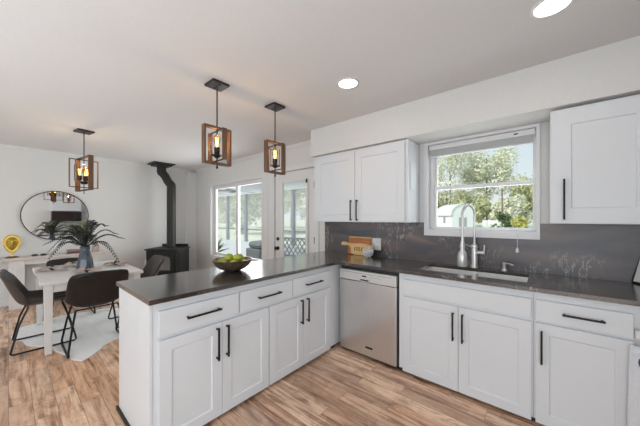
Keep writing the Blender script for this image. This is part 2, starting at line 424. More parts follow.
# backsplash -----------------------------------------------------------------------
CT = .959
struct(holed('y', YW - .014, YW - .0005, [-2.483, -1.046, -.045, 1.349], [CT, 1.245, 1.388], [(-1.046, -.045, 1.245, 1.388)]).build('wall_backsplash', M['splash']))

# ------------------------------------------------------------------ cabinetry
def shaker(face, a0, a1, z0, z1, d0, t=.02, rail=.072, rec=.009, flip=1):
    """panel on plane; face 'x' (front looks +x) or 'y' (front looks -y). a = horizontal extents, d0 = front coordinate"""
    mb = MB()
    o = [(a0, z0), (a1, z0), (a1, z1), (a0, z1)]
    r = rail; i_ = [(a0 + r, z0 + r), (a1 - r, z0 + r), (a1 - r, z1 - r), (a0 + r, z1 - r)]
    e = .006; j_ = [(a0 + r + e, z0 + r + e), (a1 - r - e, z0 + r + e), (a1 - r - e, z1 - r - e), (a0 + r + e, z1 - r - e)]
    if face == 'x': P = lambda p, d: (d0 - d, p[0], p[1])
    else: P = lambda p, d: (p[0], d0 + d, p[1])
    vs = [P(p, 0) for p in o] + [P(p, 0) for p in i_] + [P(p, rec) for p in j_] + [P(p, t) for p in o]
    fs = []
    for k in range(4):
        n = (k + 1) % 4
        fs += [(k, n, 4 + n, 4 + k), (4 + k, 4 + n, 8 + n, 8 + k), (k, n, 12 + n, 12 + k)]
    fs += [(8, 9, 10, 11), (12, 13, 14, 15)]
    return mb.add(vs, fs)
def slab(face, a0, a1, z0, z1, d0, t=.02):
    return B(d0 - t, d0, a0, a1, z0, z1) if face == 'x' else B(a0, a1, d0, d0 + t, z0, z1)
def pull(face, c, z, d0, length, vertical, parent, m=None):
    """square bar pull with two posts"""
    mb = MB(); h = length / 2; r = .006; so = .032
    def bx(a0, a1, z0, z1, e0, e1):
        if face == 'x': mb.box(d0 + e0, d0 + e1, a0, a1, z0, z1)
        else: mb.box(a0, a1, d0 - e1, d0 - e0, z0, z1)
    if vertical:
        bx(c - r, c + r, z - h, z + h, so - r, so + r)
        for s in (-1, 1): bx(c - .005, c + .005, z + s * (h - .012) - .006, z + s * (h - .012) + .006, 0, so - r)
    else:
        bx(c - h, c + h, z - r, z + r, so - r, so + r)
        for s in (-1, 1): bx(c + s * (h - .012) - .006, c + s * (h - .012) + .006, z - .005, z + .005, 0, so - r)
    return mb.build('handle', m or M['black'], parent, bevel=.0015)

# peninsula
XP = -1.775
pc = thing('peninsula_cabinet', 'long white peninsula base cabinet with three drawers above four shaker doors', 'cabinet', (-2.12, 1.5, 0))
B(-2.44, XP - .021, .56, 3.01, .035, CT - .031).build('carcass', M['cab'], pc)
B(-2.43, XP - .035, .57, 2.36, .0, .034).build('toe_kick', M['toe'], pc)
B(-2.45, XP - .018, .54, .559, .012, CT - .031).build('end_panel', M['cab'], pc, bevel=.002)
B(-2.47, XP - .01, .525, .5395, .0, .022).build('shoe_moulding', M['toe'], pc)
for (y0, y1) in ((.588, 1.132), (1.146, 1.690), (1.704, 2.248)):
    dr = slab('x', y0, y1, .712, .872, XP).build('drawer', M['cab'], pc, bevel=.003)
    c = (y0 + y1) / 2
    pull('x', c - .0, .796, XP, .235, False, dr)
for (y0, y1, hy) in ((.588, .996, .955), (1.000, 1.418, 1.030), (1.430, 1.838, 1.797), (1.842, 2.250, 1.880)):
    d = shaker('x', y0, y1, .028, .690, XP).build('door', M['cab'], pc, bevel=.0015)
    pull('x', hy, .553, XP, .228, True, d)

YS = 2.375
sc_ = thing('sink_cabinet', 'white sink base cabinet with plain false front and two shaker doors', 'cabinet', (-.55, 2.7, 0))
B(-1.062, -.075, YS + .021, 3.01, .035, .70).build('carcass', M['cab'], sc_)
B(-1.062, -.075, YS + .021, YS + .045, .70, CT - .031).build('face_frame', M['cab'], sc_)
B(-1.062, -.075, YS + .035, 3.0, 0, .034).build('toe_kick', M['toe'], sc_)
slab('y', -1.022, -.085, .735, .872, YS).build('false_front', M['cab'], sc_, bevel=.003)
for (x0, x1, hx) in ((-1.022, -.553, -.586), (-.549, -.085, -.516)):
    d = shaker('y', x0, x1, .022, .712, YS).build('door', M['cab'], sc_, bevel=.0015)
    pull('y', hx, .552, YS, .23, True, d)

rc = thing('base_cabinet', 'white base cabinet right of the sink with one long drawer over one shaker door', 'cabinet', (.16, 2.7, 0))
B(-.073, .70, YS + .021, 3.01, .035, CT - .031).build('carcass', M['cab'], rc)
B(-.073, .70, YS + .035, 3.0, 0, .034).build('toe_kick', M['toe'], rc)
dr = slab('y', -.062, .386, .728, .872, YS).build('drawer', M['cab'], rc, bevel=.003)
pull('y', .172, .803, YS, .195, False, dr)
d = shaker('y', -.062, .386, .022, .712, YS).build('door', M['cab'], rc, bevel=.0015)
pull('y', -.029, .556, YS, .225, True, d)

# corner + range run on the right wall (out of frame, seen in the round mirror)
kc = thing('corner_cabinet', 'white corner base cabinet at the kitchen end beside the range', 'cabinet', (1.0, 2.4, 0))
B(.71, XR - .004, 1.95, 3.01, .035, CT - .031).build('carcass', M['cab'], kc)
B(.73, XR - .004, 1.95, 3.0, 0, .034).build('toe_kick', M['toe'], kc)

# dishwasher
dw = thing('dishwasher', 'stainless steel dishwasher with pocket handle between corner and sink cabinet', 'dishwasher', (-1.4, 2.7, 0))
B(-1.742, -1.066, YS + .04, 2.98, .0, .915).build('tub', M['blackp'], dw)
B(-1.738, -1.082, YS, YS + .038, .028, .775).build('door', M['steel'], dw, bevel=.004)
cp = B(-1.738, -1.082, YS - .004, YS + .038, .782, .886).build('control_panel', M['steel2'], dw, bevel=.003)
g = MB()
pts = []
for k in range(13):
    a = PI * k / 12; pts.append((-1.425 - .062 * math.cos(a), -.026 * math.sin(a)))
vs_ = [(x, YS - .0055, .802 + z) for x, z in pts] + [(x, YS - .012, .802 + z * .6) for x, z in pts]
g.add(vs_, [(k, k + 1, 14 + k, 13 + k) for k in range(12)] + [tuple(range(13, 26))])
g.build('handle_lip', M['steel2'], cp)
B(-1.472, -1.378, YS - .0125, YS - .0045, .792, .806).build('handle_recess', M['blackp'], cp, bevel=.003)
B(-1.455, -1.405, YS - .006, YS - .0041, .832, .846).build('display', M['blackp'], cp)
B(-1.71, -1.13, YS - .0055, YS - .0041, .862, .865).build('vent_line', M['gap'], cp)
B(-1.36, -1.24, YS - .0055, YS - .0041, .835, .837).build('button_row', M['gap'], cp)
B(-1.415, -1.335, YS - .004, YS - .0005, .108, .128).build('badge', M['blackp'], dw, bevel=.001)
B(-1.735, -1.07, YS + .05, YS + .06, .0, .027).build('kick_plate', M['toe'], dw)

# worktop: one continuous slab with the sink cut out
holes = [(-2.5, -1.0, 0, 0.5)]
SX0, SX1, SY0, SY1 = -.925, -.115, 2.50, 2.885
us = sorted({-2.465, -1.745, SX0, SX1, .68, XR - .002}); vs = sorted({.525, 1.93, 2.345, SY0, SY1, 3.015})
hol = [(-1.745, .68, .525, 2.345), (.68, XR, .525, 1.93), (SX0, SX1, SY0, SY1)]
ct = holed('z', CT - .03, CT, us, vs, hol).build('countertop', M['counter'], loc=(-1, 2.7, CT), bevel=.0025)
tag(ct, 'dark brown-grey stone worktop running over peninsula and sink wall', 'countertop')

# sink
sk = thing('kitchen_sink', 'undermount stainless steel sink set in the dark worktop', 'sink', (-.52, 2.69, .75))
zb = .745; z1 = CT - .031
bw = MB()
rim = [(SX0 - .012, SY0 - .012), (SX1 + .012, SY0 - .012), (SX1 + .012, SY1 + .012), (SX0 - .012, SY1 + .012)]
inn = [(SX0 + .004, SY0 + .004), (SX1 - .004, SY0 + .004), (SX1 - .004, SY1 - .004), (SX0 + .004, SY1 - .004)]
bot = [(SX0 + .02, SY0 + .02), (SX1 - .02, SY0 + .02), (SX1 - .02, SY1 - .02), (SX0 + .02, SY1 - .02)]
v_ = [(x, y, z1) for x, y in rim] + [(x, y, z1) for x, y in inn] + [(x, y, zb) for x, y in bot]
f_ = []
for k in range(4):
    n = (k + 1) % 4; f_ += [(k, n, 4 + n, 4 + k), (4 + k, 4 + n, 8 + n, 8 + k)]
bw.add(v_, f_ + [(8, 9, 10, 11)])
bw.build('basin', M['sinksteel'], sk, solid=.0015)
MB().lathe([(0, 0), (.045, 0), (.045, .004), (.03, .002), (0, .001)], (-.52, 2.72, zb + .001), 20).build('drain', M['steel2'], sk)
MB().lathe([(0, 0), (.007, 0), (.007, .004), (0, .004)], (-.505, SY1 - .006, .90), 10, Matrix.Rotation(R(90), 3, 'X')).build('overflow_hole', M['blackp'], sk)

# faucet
fc = thing('faucet', 'brushed steel spring-neck kitchen faucet with pull-down spray head', 'faucet', (-.54, 2.955, CT))
fx, fy = -.54, 2.955
MB().lathe([(0, 0), (.034, 0), (.034, .008), (.030, .016), (.028, .03), (.028, .19), (.032, .195), (.032, .215), (.018, .225), (0, .225)], (fx, fy, CT), 20).build('body', M['steel2'], fc, smooth=True)
hx, hy = -.604, 2.76
arc = [(fx, fy, CT + .22)]
arc += [(fx, fy, CT + .22 + .03 * k) for k in range(1, 10)]
cx_, cy_ = (fx + hx) / 2, (fy + hy) / 2; zc = CT + .49
for k in range(1, 16):
    a = PI * k / 16; arc.append((cx_ + (fx - cx_) * math.cos(a), cy_ + (fy - cy_) * math.cos(a), zc + .115 * math.sin(a)))
for z in (zc, zc - .06, zc - .12, zc - .18, CT + .21): arc.append((hx, hy, z))
nk = MB().tube(arc, .0105, 12).build('neck', M['steel2'], fc, smooth=True)
# spring: helix round the neck
pa = [Vector(p) for p in arc]; L_ = [0]
for i in range(1, len(pa)): L_.append(L_[-1] + (pa[i] - pa[i - 1]).length)
def at_len(s):
    for i in range(1, len(pa)):
        if L_[i] >= s:
            t = (s - L_[i - 1]) / (L_[i] - L_[i - 1]); return pa[i - 1].lerp(pa[i], t), (pa[i] - pa[i - 1]).normalized()
    return pa[-1], (pa[-1] - pa[-2]).normalized()
hel = []
side = Vector((fx - hx, fy - hy, 0)).cross(Vector((0, 0, 1))).normalized()
turns = 60; S0, S1 = .01, L_[-1] - .02
for k in range(turns * 8 + 1):
    s = S0 + (S1 - S0) * k / (turns * 8); p, d_ = at_len(s); b2 = d_.cross(side).normalized(); a = 2 * PI * k / 8
    hel.append(p + (side * math.cos(a) + b2 * math.sin(a)) * .0135)
MB().tube(hel, .0022, 4).build('spring', M['steel'], nk, smooth=True)
MB().lathe([(0, -.015), (.036, -.015), (.044, .0), (.041, .09), (.032, .12), (.02, .135), (.02, .16), (.024, .165), (.015, .22), (.0, .22)], (hx, hy, 1.0), 20).build('spray_head', M['steel2'], fc, smooth=True)
hd = MB().tube([(fx, fy, CT + .145), (fx + .085, fy, CT + .145)], .017, 14).build('valve', M['steel2'], fc, smooth=True)
MB().tube([(fx + .08, fy, CT + .145), (fx + .085, fy - .005, CT + .22)], .007, 10).build('lever', M['steel2'], hd, smooth=True)
# arm that steadies the spray head
MB().tube([(fx, fy, CT + .19), (hx, hy, CT + .24)], .006, 8).build('holder_arm', M['steel2'], fc)

sd = thing('soap_dispenser', 'small brushed steel soap dispenser pump right of the faucet', 'soap dispenser', (-.298, 2.955, CT))
MB().lathe([(0, 0), (.026, 0), (.026, .006), (.018, .012), (.017, .055), (.020, .06), (.020, .07), (0, .072)], (-.298, 2.955, CT), 18).build('pump_body', M['steel2'], sd, smooth=True)
MB().tube([(-.298, 2.955, CT + .06), (-.27, 2.93, CT + .068), (-.225, 2.89, CT + .062)], .007, 8).build('spout', M['steel2'], sd, smooth=True)

# ------------------------------------------------------------------ wall cabinets
uc = thing('wall_cabinet', 'white wall cabinet with two shaker doors, left of the kitchen window', 'cabinet', (-1.75, 2.85, 1.39))
B(-2.41, -1.10, 2.702, 3.015, 1.39, 2.262).build('carcass', M['cab'], uc, bevel=.002)
for (x0, x1, hx) in ((-2.365, -1.751, -1.790), (-1.745, -1.130, -1.706)):
    d = shaker('y', x0, x1, 1.394, 2.235, 2.681, rail=.085).build('door', M['cab'], uc, bevel=.0015)
    pull('y', hx, 1.53, 2.681, .245, True, d)
ur = thing('wall_cabinet', 'white wall cabinet with single tall door, right of the kitchen window', 'cabinet', (.5, 2.85, 1.39))
B(.018, .70, 2.702, 3.015, 1.394, 2.255).build('carcass', M['cab'], ur, bevel=.002)
d = shaker('y', .024, .56, 1.397, 2.24, 2.681, rail=.11).build('door', M['cab'], ur, bevel=.0015)
pull('y', .095, 1.575, 2.681, .30, True, d)
pl = B(-1.099, -1.09, 2.745, 2.905, 1.74, 2.04).build('cover_plate', M['cab'], loc=(-1.099, 2.82, 1.74), bevel=.006)
tag(pl, 'slim white blank plate on the side of the left wall cabinet', 'cover plate')

# mini blind raised at the window top, with pull cord
bl = thing('window_blind', 'white mini blind pulled up at the top of the kitchen window', 'blind', (-.54, 3.06, 2.2))
B(-.998, -.082, 3.035, 3.075, 2.185, 2.236).build('headrail', M['vinyl'], bl, bevel=.003)
st = MB()
for k in range(13): st.box(-.985, -.095, 3.036, 3.062, 2.118 + k * .005, 2.1202 + k * .005)
st.build('slat_stack', M['vinyl'], bl)
B(-.985, -.095, 3.036, 3.062, 2.105, 2.117).build('bottom_rail', M['vinyl'], bl, bevel=.002)
B(-.235, -.205, 3.03, 3.0345, 2.205, 2.216).build('cord_lock', M['blackp'], bl)
MB().tube([(-.218, 3.025, 2.19), (-.21, 3.0, 1.8), (-.205, 2.998, 1.30), (-.205, 2.998, 1.165)], .002, 6).build('pull_cord', M['plastic_white'], bl)
MB().lathe([(0, 0), (.016, .006), (.014, .03), (.005, .05), (0, .052)], (-.205, 2.998, 1.12), 10).build('cord_tassel', M['plastic_white'], bl, smooth=True)

# ------------------------------------------------------------------ things on the kitchen worktop
ol = thing('wall_outlet', 'white outlet cover plate on the dark backsplash behind the boards', 'outlet', (-1.655, 3.016, 1.06))
B(-1.712, -1.575, 3.008, 3.0155, 1.035, 1.185).build('plate', M['plastic_white'], ol, bevel=.002)
for x in (-1.680, -1.612): B(x - .014, x + .014, 3.0055, 3.0079, 1.075, 1.145).build('socket', M['trim'], ol, bevel=.001)

# reddish board leaning on the splash
tilt = Matrix.Rotation(R(-9), 3, 'X')
cb = thing('cutting_board', 'reddish brown cutting board with pale edge leaning on the backsplash', 'cutting board', (-1.92, 2.97, CT))
MB().obox((-1.865, 2.972, CT + .109), (.335, .020, .214), tilt).build('board', M['woodred'], cb, bevel=.004)
MB().obox((-1.865, 2.9895, CT + .2255), (.335, .021, .018), tilt).build('pale_top_edge', M['woodlight'], cb, bevel=.002)
# light long-handled board in front
mb = MB()
outl = [(-2.21, .118), (-2.21, .158), (-2.16, .165), (-2.08, .145), (-1.90, .155), (-1.74, .14), (-1.72, .10), (-1.735, .02), (-1.78, .003), (-2.0, .003), (-2.045, .02), (-2.055, .10), (-2.10, .118)]
outl = [(x + .085, z) for x, z in outl]
fr_ = [(x, 2.915 + z * .16, CT + z) for x, z in outl]; bk = [(x, 2.933 + z * .16, CT + z) for x, z in outl]; n = len(outl)
mb.add(fr_ + bk, [tuple(range(n)), tuple(range(2 * n - 1, n - 1, -1))] + [(k, (k + 1) % n, n + (k + 1) % n, n + k) for k in range(n)])
pb = thing('serving_board', 'pale wooden paddle board with carved pattern in front of the reddish board', 'serving board', (-1.9, 2.93, CT))
mb.build('paddle', M['woodlight'], pb, bevel=.003)
cv = MB()
for k in range(7):
    x = -1.92 + k * .035
    cv.add([(x, 2.9195 + .16 * .05, CT + .055), (x + .02, 2.9195 + .16 * .05, CT + .055), (x + .027, 2.9195 + .16 * .10, CT + .105), (x + .007, 2.9195 + .16 * .10, CT + .105)], [(0, 1, 2, 3)])
cv.build('carved_marks', M['woodred'], pb, solid=.008)
# white flower ball
fb = MB(); cF = Vector((-1.655, 2.835, CT + .068))
for i in range(60):
    a = i * 2.39996; z = 1 - 2 * (i + .5) / 60; r = math.sqrt(1 - z * z); d_ = Vector((r * math.cos(a), r * math.sin(a), z))
    u = d_.cross(Vector((.3, .2, 1))).normalized(); v = d_.cross(u); c = cF + d_ * .043; t = cF + d_ * .068
    fb.add([c - u * .011, t - u * .006 + v * .008, t + u * .006 - v * .008, c + u * .011, c + d_ * .01 + v * .008], [(0, 1, 4), (1, 2, 4), (2, 3, 4), (0, 3, 2, 1)])
fb.lathe([(0, -.044), (.03, -.03), (.044, 0), (.03, .03), (0, .044)], cF, 12)
o = fb.build('paper_flower', M['paper'], loc=tuple(cF - Vector((0, 0, .068))))
tag(o, 'white crinkled flower ball standing before the pale board', 'decoration')

# framed sheet at the right end, leaning back
fd = Vector((.043, -.07, 0)).normalized(); nn = Vector((-.85, -.52, 0)).normalized(); ti = R(14)
upv = (Vector((0, 0, 1)) * math.cos(ti) - nn * math.sin(ti)); base = Vector((.475, 2.995, CT))
mt = Matrix((fd, upv.cross(fd) * -1, upv)).transposed()
nf = fd.cross(upv); nf = nf if nf.dot(nn) > 0 else -nf
pf = thing('picture_frame', 'black-edged frame with white sheet leaning at the worktop right end', 'picture frame', tuple(base))
c0 = base + fd * .11 + upv * .135
mtx = Matrix((fd, nf, upv)).transposed()
MB().obox(c0 - nf * .008 + Vector((0, 0, .002)), (.22, .016, .27), mtx).build('frame', M['blackp'], pf, bevel=.002)
MB().obox(c0 + nf * .0012 + Vector((0, 0, .002)), (.196, .002, .246), mtx).build('sheet', M['paper'], pf)
tl = MB()
for k in range(6): tl.obox(c0 + nf * .0027 + upv * (.08 - k * .028) + fd * (.0), (.13 if k % 2 else .10, .0008, .004), mtx)
tl.build('printed_lines', M['gap'], pf)

# towel on a grey holder at the far right of the base cabinets
tw = thing('hanging_towel', 'white towel with blue motif hanging at the right end of the base cabinets', 'towel', (.48, 2.345, .1))
P_ = []
for i in range(13):
    z = .70 - i * .05
    P_.append([(.352 + .02 * j + (.012 * (1 - i / 12) if j == 0 else 0), 2.338 + .006 * math.sin(j * 1.1 + i * .12), z) for j in range(14)])
MB().grid(P_).build('cloth', M['towel'], tw, smooth=True, solid=.006)
bm_ = MB()
ring = [(.418 + .024 * math.cos(a), 2.3265, .615 + .036 * math.sin(a)) for a in [2 * PI * k / 20 for k in range(20)]]
rin = [(.418 + .013 * math.cos(a), 2.3265, .615 + .023 * math.sin(a)) for a in [2 * PI * k / 20 for k in range(20)]]
bm_.add(ring + rin, [(k, (k + 1) % 20, 20 + (k + 1) % 20, 20 + k) for k in range(20)])
bm_.build('blue_motif', M['blue'], tw, solid=.002)
th = thing('towel_holder', 'grey metal towel holder above the white towel at the right end', 'towel holder', (.48, 2.36, .72))
B(.388, .62, 2.343, 2.374, .735, .79).build('bar', M['sinksteel'], th, bevel=.006)

# fruit bowl
bx_, by_ = -2.19, 1.33
bo = MB().lathe([(0, .0), (.065, 0), (.075, .004), (.115, .022), (.152, .052), (.174, .092), (.178, .104), (.172, .104), (.146, .058), (.108, .03), (.065, .012), (0, .01)], (bx_, by_, CT + .0005), 40)
o = bo.build('fruit_bowl', M['bowl'], smooth=True, loc=(bx_, by_, CT)); tag(o, 'hammered bronze metal bowl holding green fruit on the peninsula', 'bowl')
prof = [(0, .012), (.012, .006), (.024, .002), (.036, .012), (.042, .03), (.040, .048), (.030, .062), (.014, .066), (.006, .060), (0, .057)]
ap0 = None
spots = [(-.085, -.055, .045, 'nearest the camera left of the pile'), (.0, -.10, .046, 'low at the front of the bowl'), (.09, -.04, .046, 'resting against the bowl right rim'),
         (-.06, .06, .046, 'at the back left of the bowl'), (.06, .075, .046, 'at the back right of the bowl'), (-.03, -.01, .092, 'on top toward the left'), (.045, .03, .096, 'topmost of the whole pile')]
for k, (dx, dy, dz, wh) in enumerate(spots):
    # keep within the camera-facing order: rotate pile by room axes
    if ap0 is None:
        a = thing('apple', '', 'fruit', group='green apples in the bronze bowl', local=True)
        MB().lathe([(r, z - .034) for r, z in prof], (0, 0, 0), 18).build('flesh', M['apple'], a, smooth=True)
        MB().tube([(0, 0, .022), (.004, 0, .04)], .0018, 6).build('stem', M['stem'], a)
        ap0 = a
    else: a = copy_tree(ap0)
    a.scale = (1.12, 1.12, 1.12); a.location = (bx_ + dx, by_ + dy, CT + dz + .020); a.rotation_euler = (random.uniform(-.7, .7), random.uniform(-.7, .7), random.uniform(0, 6)); a['label'] = 'green apple ' + wh

# ------------------------------------------------------------------ pendants
def bulb(parent, c, s=1.0, warm=1.0):
    x, y, z = c
    so = MB().lathe([(0, -.035), (.008, -.035), (.022, -.02), (.025, 0), (.025, .035), (.018, .04), (0, .04)], (x, y, z), 14).build('socket', M['bronze'], parent, smooth=True)
    MB().lathe([(.010, .04), (.012, .05), (.027, .09), (.029, .11), (.022, .135), (.008, .15), (0, .152)], (x, y, z), 14).build('bulb', M['amber'], so, smooth=True)
    fl = MB()
    for k in range(5):
        a = 2 * PI * k / 5
        fl.tube([(x + .006 * math.cos(a), y + .006 * math.sin(a), z + .045), (x + .014 * math.cos(a + .4), y + .014 * math.sin(a + .4), z + .125)], .0022, 5)
    fl.build('filament', M['bulb'], so)
def pt(name, loc, power, parent=None):
    d = bpy.data.lights.new(name, 'POINT'); d.energy = power; d.color = (1, .70, .40); d.shadow_soft_size = .02
    o = bpy.data.objects.new(name, d); COL.objects.link(o); o.location = loc
    return o

def ring_frame(mb, half, z0, z1, axisdir, wood_w, wood_t, hor=True):
    """vertical board frame in a local vertical plane. axisdir 0 = along y, 1 = along x"""
    def bx(a0, a1, b0, b1, c0, c1):
        if axisdir == 0: mb.box(b0, b1, a0, a1, c0, c1)
        else: mb.box(a0, a1, b0, b1, c0, c1)
    h = wood_w / 2
    for s in (-1, 1): bx(min(s * half, s * (half - wood_t)), max(s * half, s * (half - wood_t)), -h, h, z0, z1)
    if hor:
        bx(-half + wood_t, half - wood_t, -h, h, z1 - wood_t, z1); bx(-half + wood_t, half - wood_t, -h, h, z0, z0 + wood_t)

def make_pendant():
    t = thing('pendant_light', '', 'pendant light', (0, 0, CEIL), group='pendant lights over the peninsula', local=True)
    B(-.078, .078, -.078, .078, -.022, -.001).build('canopy', M['bronze'], t, bevel=.004)
    for sx in (-1, 1): MB().lathe([(0, -.008), (.008, -.006), (.009, 0)], (sx * .042, 0, -.022), 10).build('screw', M['black'], t)
    MB().tube([(0, 0, -.022), (0, 0, -.45)], .006, 10).build('rod', M['bronze'], t, smooth=True)
    z0, z1 = -.715, -.385
    mb = MB(); ring_frame(mb, .128, z0, z1, 0, .05, .018); mb.build('wooden_frame', M['wood'], t, bevel=.002)
    for s in (-1, 1): B(min(s * .13, s * .118), max(s * .13, s * .118), -.02, .02, z0 + .03, z1 - .03).build('inner_slat', M['wood'], t, bevel=.0015)
    for z in (z0 + .034, z1 - .034): B(-.118, .118, -.006, .006, z - .004, z + .004).build('inner_bar', M['black'], t)
    MB().lathe([(.052, -.635), (.052, -.46), (.049, -.46), (.049, -.634)], (0, 0, 0), 24, None, False).build('glass_shade', M['shade'], t, smooth=True)
    MB().lathe([(0, -.66), (.018, -.655), (.03, -.64), (.053, -.637), (.053, -.632), (0, -.63)], (0, 0, 0), 20).build('shade_holder', M['bronze'], t, smooth=True)
    MB().lathe([(0, -.755), (.008, -.748), (.009, -.735), (.005, -.725), (.006, -.66), (0, -.66)], (0, 0, 0), 12).build('finial', M['bronze'], t, smooth=True)
    bulb(t, (0, 0, -.635 + .036), 1)
    return t
p0 = make_pendant(); p0.location = (-2.225, 1.20, CEIL); p0['label'] = 'wood-framed pendant light nearer the camera over the peninsula'
p1 = copy_tree(p0); p1.location = (-2.193, 1.834, CEIL); p1['label'] = 'wood-framed pendant light nearer the sink wall over the peninsula'
pt('bulb_light', (-2.225, 1.20, CEIL - .52), 2.2); pt('bulb_light', (-2.193, 1.834, CEIL - .52), 2.2)

chd = thing('chandelier', 'three-bulb chandelier of crossed wooden frames over the dining table', 'chandelier', (-4.80, .668, CEIL), R(9), local=True)
B(-.09, .09, -.09, .09, -.02, -.001).build('canopy', M['bronze'], chd, bevel=.004)
MB().tube([(0, 0, -.02), (0, 0, -.36)], .006, 10).build('rod', M['bronze'], chd, smooth=True)
z0, z1 = -.815, -.355
for q in (-1, 1): B(min(q * .24, q * .22), max(q * .24, q * .22), -.0275, .0275, z0, z1).build('wooden_post', M['wood'], chd, bevel=.002)
for z in (z0 + .008, z1 - .008): B(-.22, .22, -.02, .02, z - .007, z + .007).build('cross_bar', M['bronze'], chd)
for q in (-1, 1): B(-.015, .015, min(q * .155, q * .147), max(q * .155, q * .147), z0 + .04, z1 - .04).build('outer_slat', M['wood'], chd, bevel=.0015)
for z in (z0 + .045, z1 - .045): B(-.006, .006, -.147, .147, z - .005, z + .005).build('outer_bar', M['black'], chd)
MB().tube([(0, 0, -.36), (0, 0, -.86)], .005, 8).build('stem', M['bronze'], chd)
MB().lathe([(0, -.73), (.03, -.725), (.05, -.70), (.05, -.69), (0, -.685)], (0, 0, 0), 18).build('hub', M['bronze'], chd, smooth=True)
for k in range(3):
    a = 2 * PI * k / 3 + .5; bulb(chd, (.046 * math.cos(a), .046 * math.sin(a), -.65))
MB().lathe([(.10, -.68), (.10, -.47), (.097, -.47), (.097, -.68)], (0, 0, 0), 24, None, False).build('glass_shade', M['shade'], chd, smooth=True)
pt('bulb_light', (-4.80, .668, CEIL - .50), 4)

# recessed downlights
for k, (x, y, lab) in enumerate(((.02, 1.969, 'round white recessed ceiling light nearer the right, cut by the top edge'), (-1.332, 1.939, 'round white recessed ceiling light in front of the left wall cabinet'))):
    t = thing('recessed_light', lab, 'ceiling light', (x, y, CEIL), group='recessed ceiling lights', local=True)
    MB().lathe([(.078, -.001), (.098, -.001), (.098, -.006), (.080, -.010)], (0, 0, 0), 32, None, False).build('trim_ring', M['plastic_white'], t, smooth=True)
    MB().lathe([(0, -.003), (.08, -.003)], (0, 0, 0), 32).build('lens', M['down'], t)
    d = bpy.data.lights.new('downlight', 'AREA'); d.shape = 'DISK'; d.size = .15; d.energy = .6; d.color = (1, .97, .93)
    o = bpy.data.objects.new('downlight', d); COL.objects.link(o); o.location = (x, y, CEIL - .02)

# ------------------------------------------------------------------ wood stove
sv = thing('wood_stove', 'black cast iron wood stove with arched glass door in the corner', 'wood stove', (-6.22, 2.24, 0), R(41), local=True)
# local: front looks -y, width along x
W_, D_ = .34, .28
B(-W_ + .02, W_ - .02, -D_ + .03, D_ - .01, .22, .775).build('firebox', M['castiron'], sv, bevel=.008)
B(-W_, W_, -D_, D_, .775, .80).build('top_plate', M['castiron'], sv, bevel=.005)
B(-.26, .26, -.22, .22, .0, .22).build('pedestal', M['castiron'], sv, bevel=.005)
B(-W_, W_, -D_ - .06, -D_ + .03, .22, .25).build('ash_lip', M['castiron'], sv, bevel=.004)
B(-.29, .29, D_ - .012, D_ + .01, .795, .86).build('rear_shield', M['castiron'], sv, bevel=.002)
B(-W_ + .012, -W_ + .02, -.22, .24, .25, .77).build('side_panel', M['castiron'], sv)
B(W_ - .02, W_ - .008, -.20, .22, .27, .74).build('side_panel', M['castiron'], sv, bevel=.004)
def arch(w_, zlo, zhi, rise, y0, y1):
    pts = [(-w_, zlo), (w_, zlo), (w_, zhi)] + [(w_ * math.cos(a), zhi + rise * math.sin(a)) for a in [PI * k / 12 for k in range(1, 12)]] + [(-w_, zhi)]
    n = len(pts)
    return MB().add([(x, y0, z) for x, z in pts] + [(x, y1, z) for x, z in pts], [tuple(range(n)), tuple(range(2 * n - 1, n - 1, -1))] + [(k, (k + 1) % n, n + (k + 1) % n, n + k) for k in range(n)])
dd = arch(.255, .31, .62, .09, -D_ + .005, -D_ + .032).build('door', M['castiron'], sv, bevel=.004)
M['stoveglass'] = mat('stove_glass', (.10, .10, .105), .08, spec=1.0)
arch(.195, .365, .60, .06, -D_ - .002, -D_ + .006).build('door_glass', M['stoveglass'], dd)
MB().tube([(-.275, -D_ + .0, .50), (-.275, -D_ - .05, .50), (-.275, -D_ - .05, .60)], .011, 8).build('handle', M['steel2'], dd)
# flue: lower pipe, elbow, upper pipe, ceiling box
pp = thing('stove_pipe', 'black stove pipe with an offset elbow rising to the ceiling', 'stove pipe', (-6.23, 2.307, .801))
lx, ly, ux, uy = -6.23, 2.305, -6.40, 2.168
MB().tube([(lx, ly, .801), (lx, ly, 2.12)], .088, 24).build('lower_pipe', M['pipe'], pp, smooth=True)
MB().tube([(lx, ly, 2.12), (lx, ly, 2.15), (lx * .65 + ux * .35, ly * .65 + uy * .35, 2.24), (ux * .65 + lx * .35, uy * .65 + ly * .35, 2.36), (ux, uy, 2.44), (ux, uy, 2.46)], .086, 24, radii=[.093, .09, .086, .086, .09, .093]).build('elbow', M['pipe'], pp, smooth=True)
MB().tube([(ux, uy, 2.46), (ux, uy, 2.57)], .088, 24).build('upper_pipe', M['pipe'], pp, smooth=True)
MB().box(ux - .16, ux + .16, uy - .16, uy + .16, 2.565, 2.60).box(ux - .21, ux + .21, uy - .21, uy + .21, 2.60, 2.623).build('ceiling_box', M['pipe'], pp, bevel=.003)

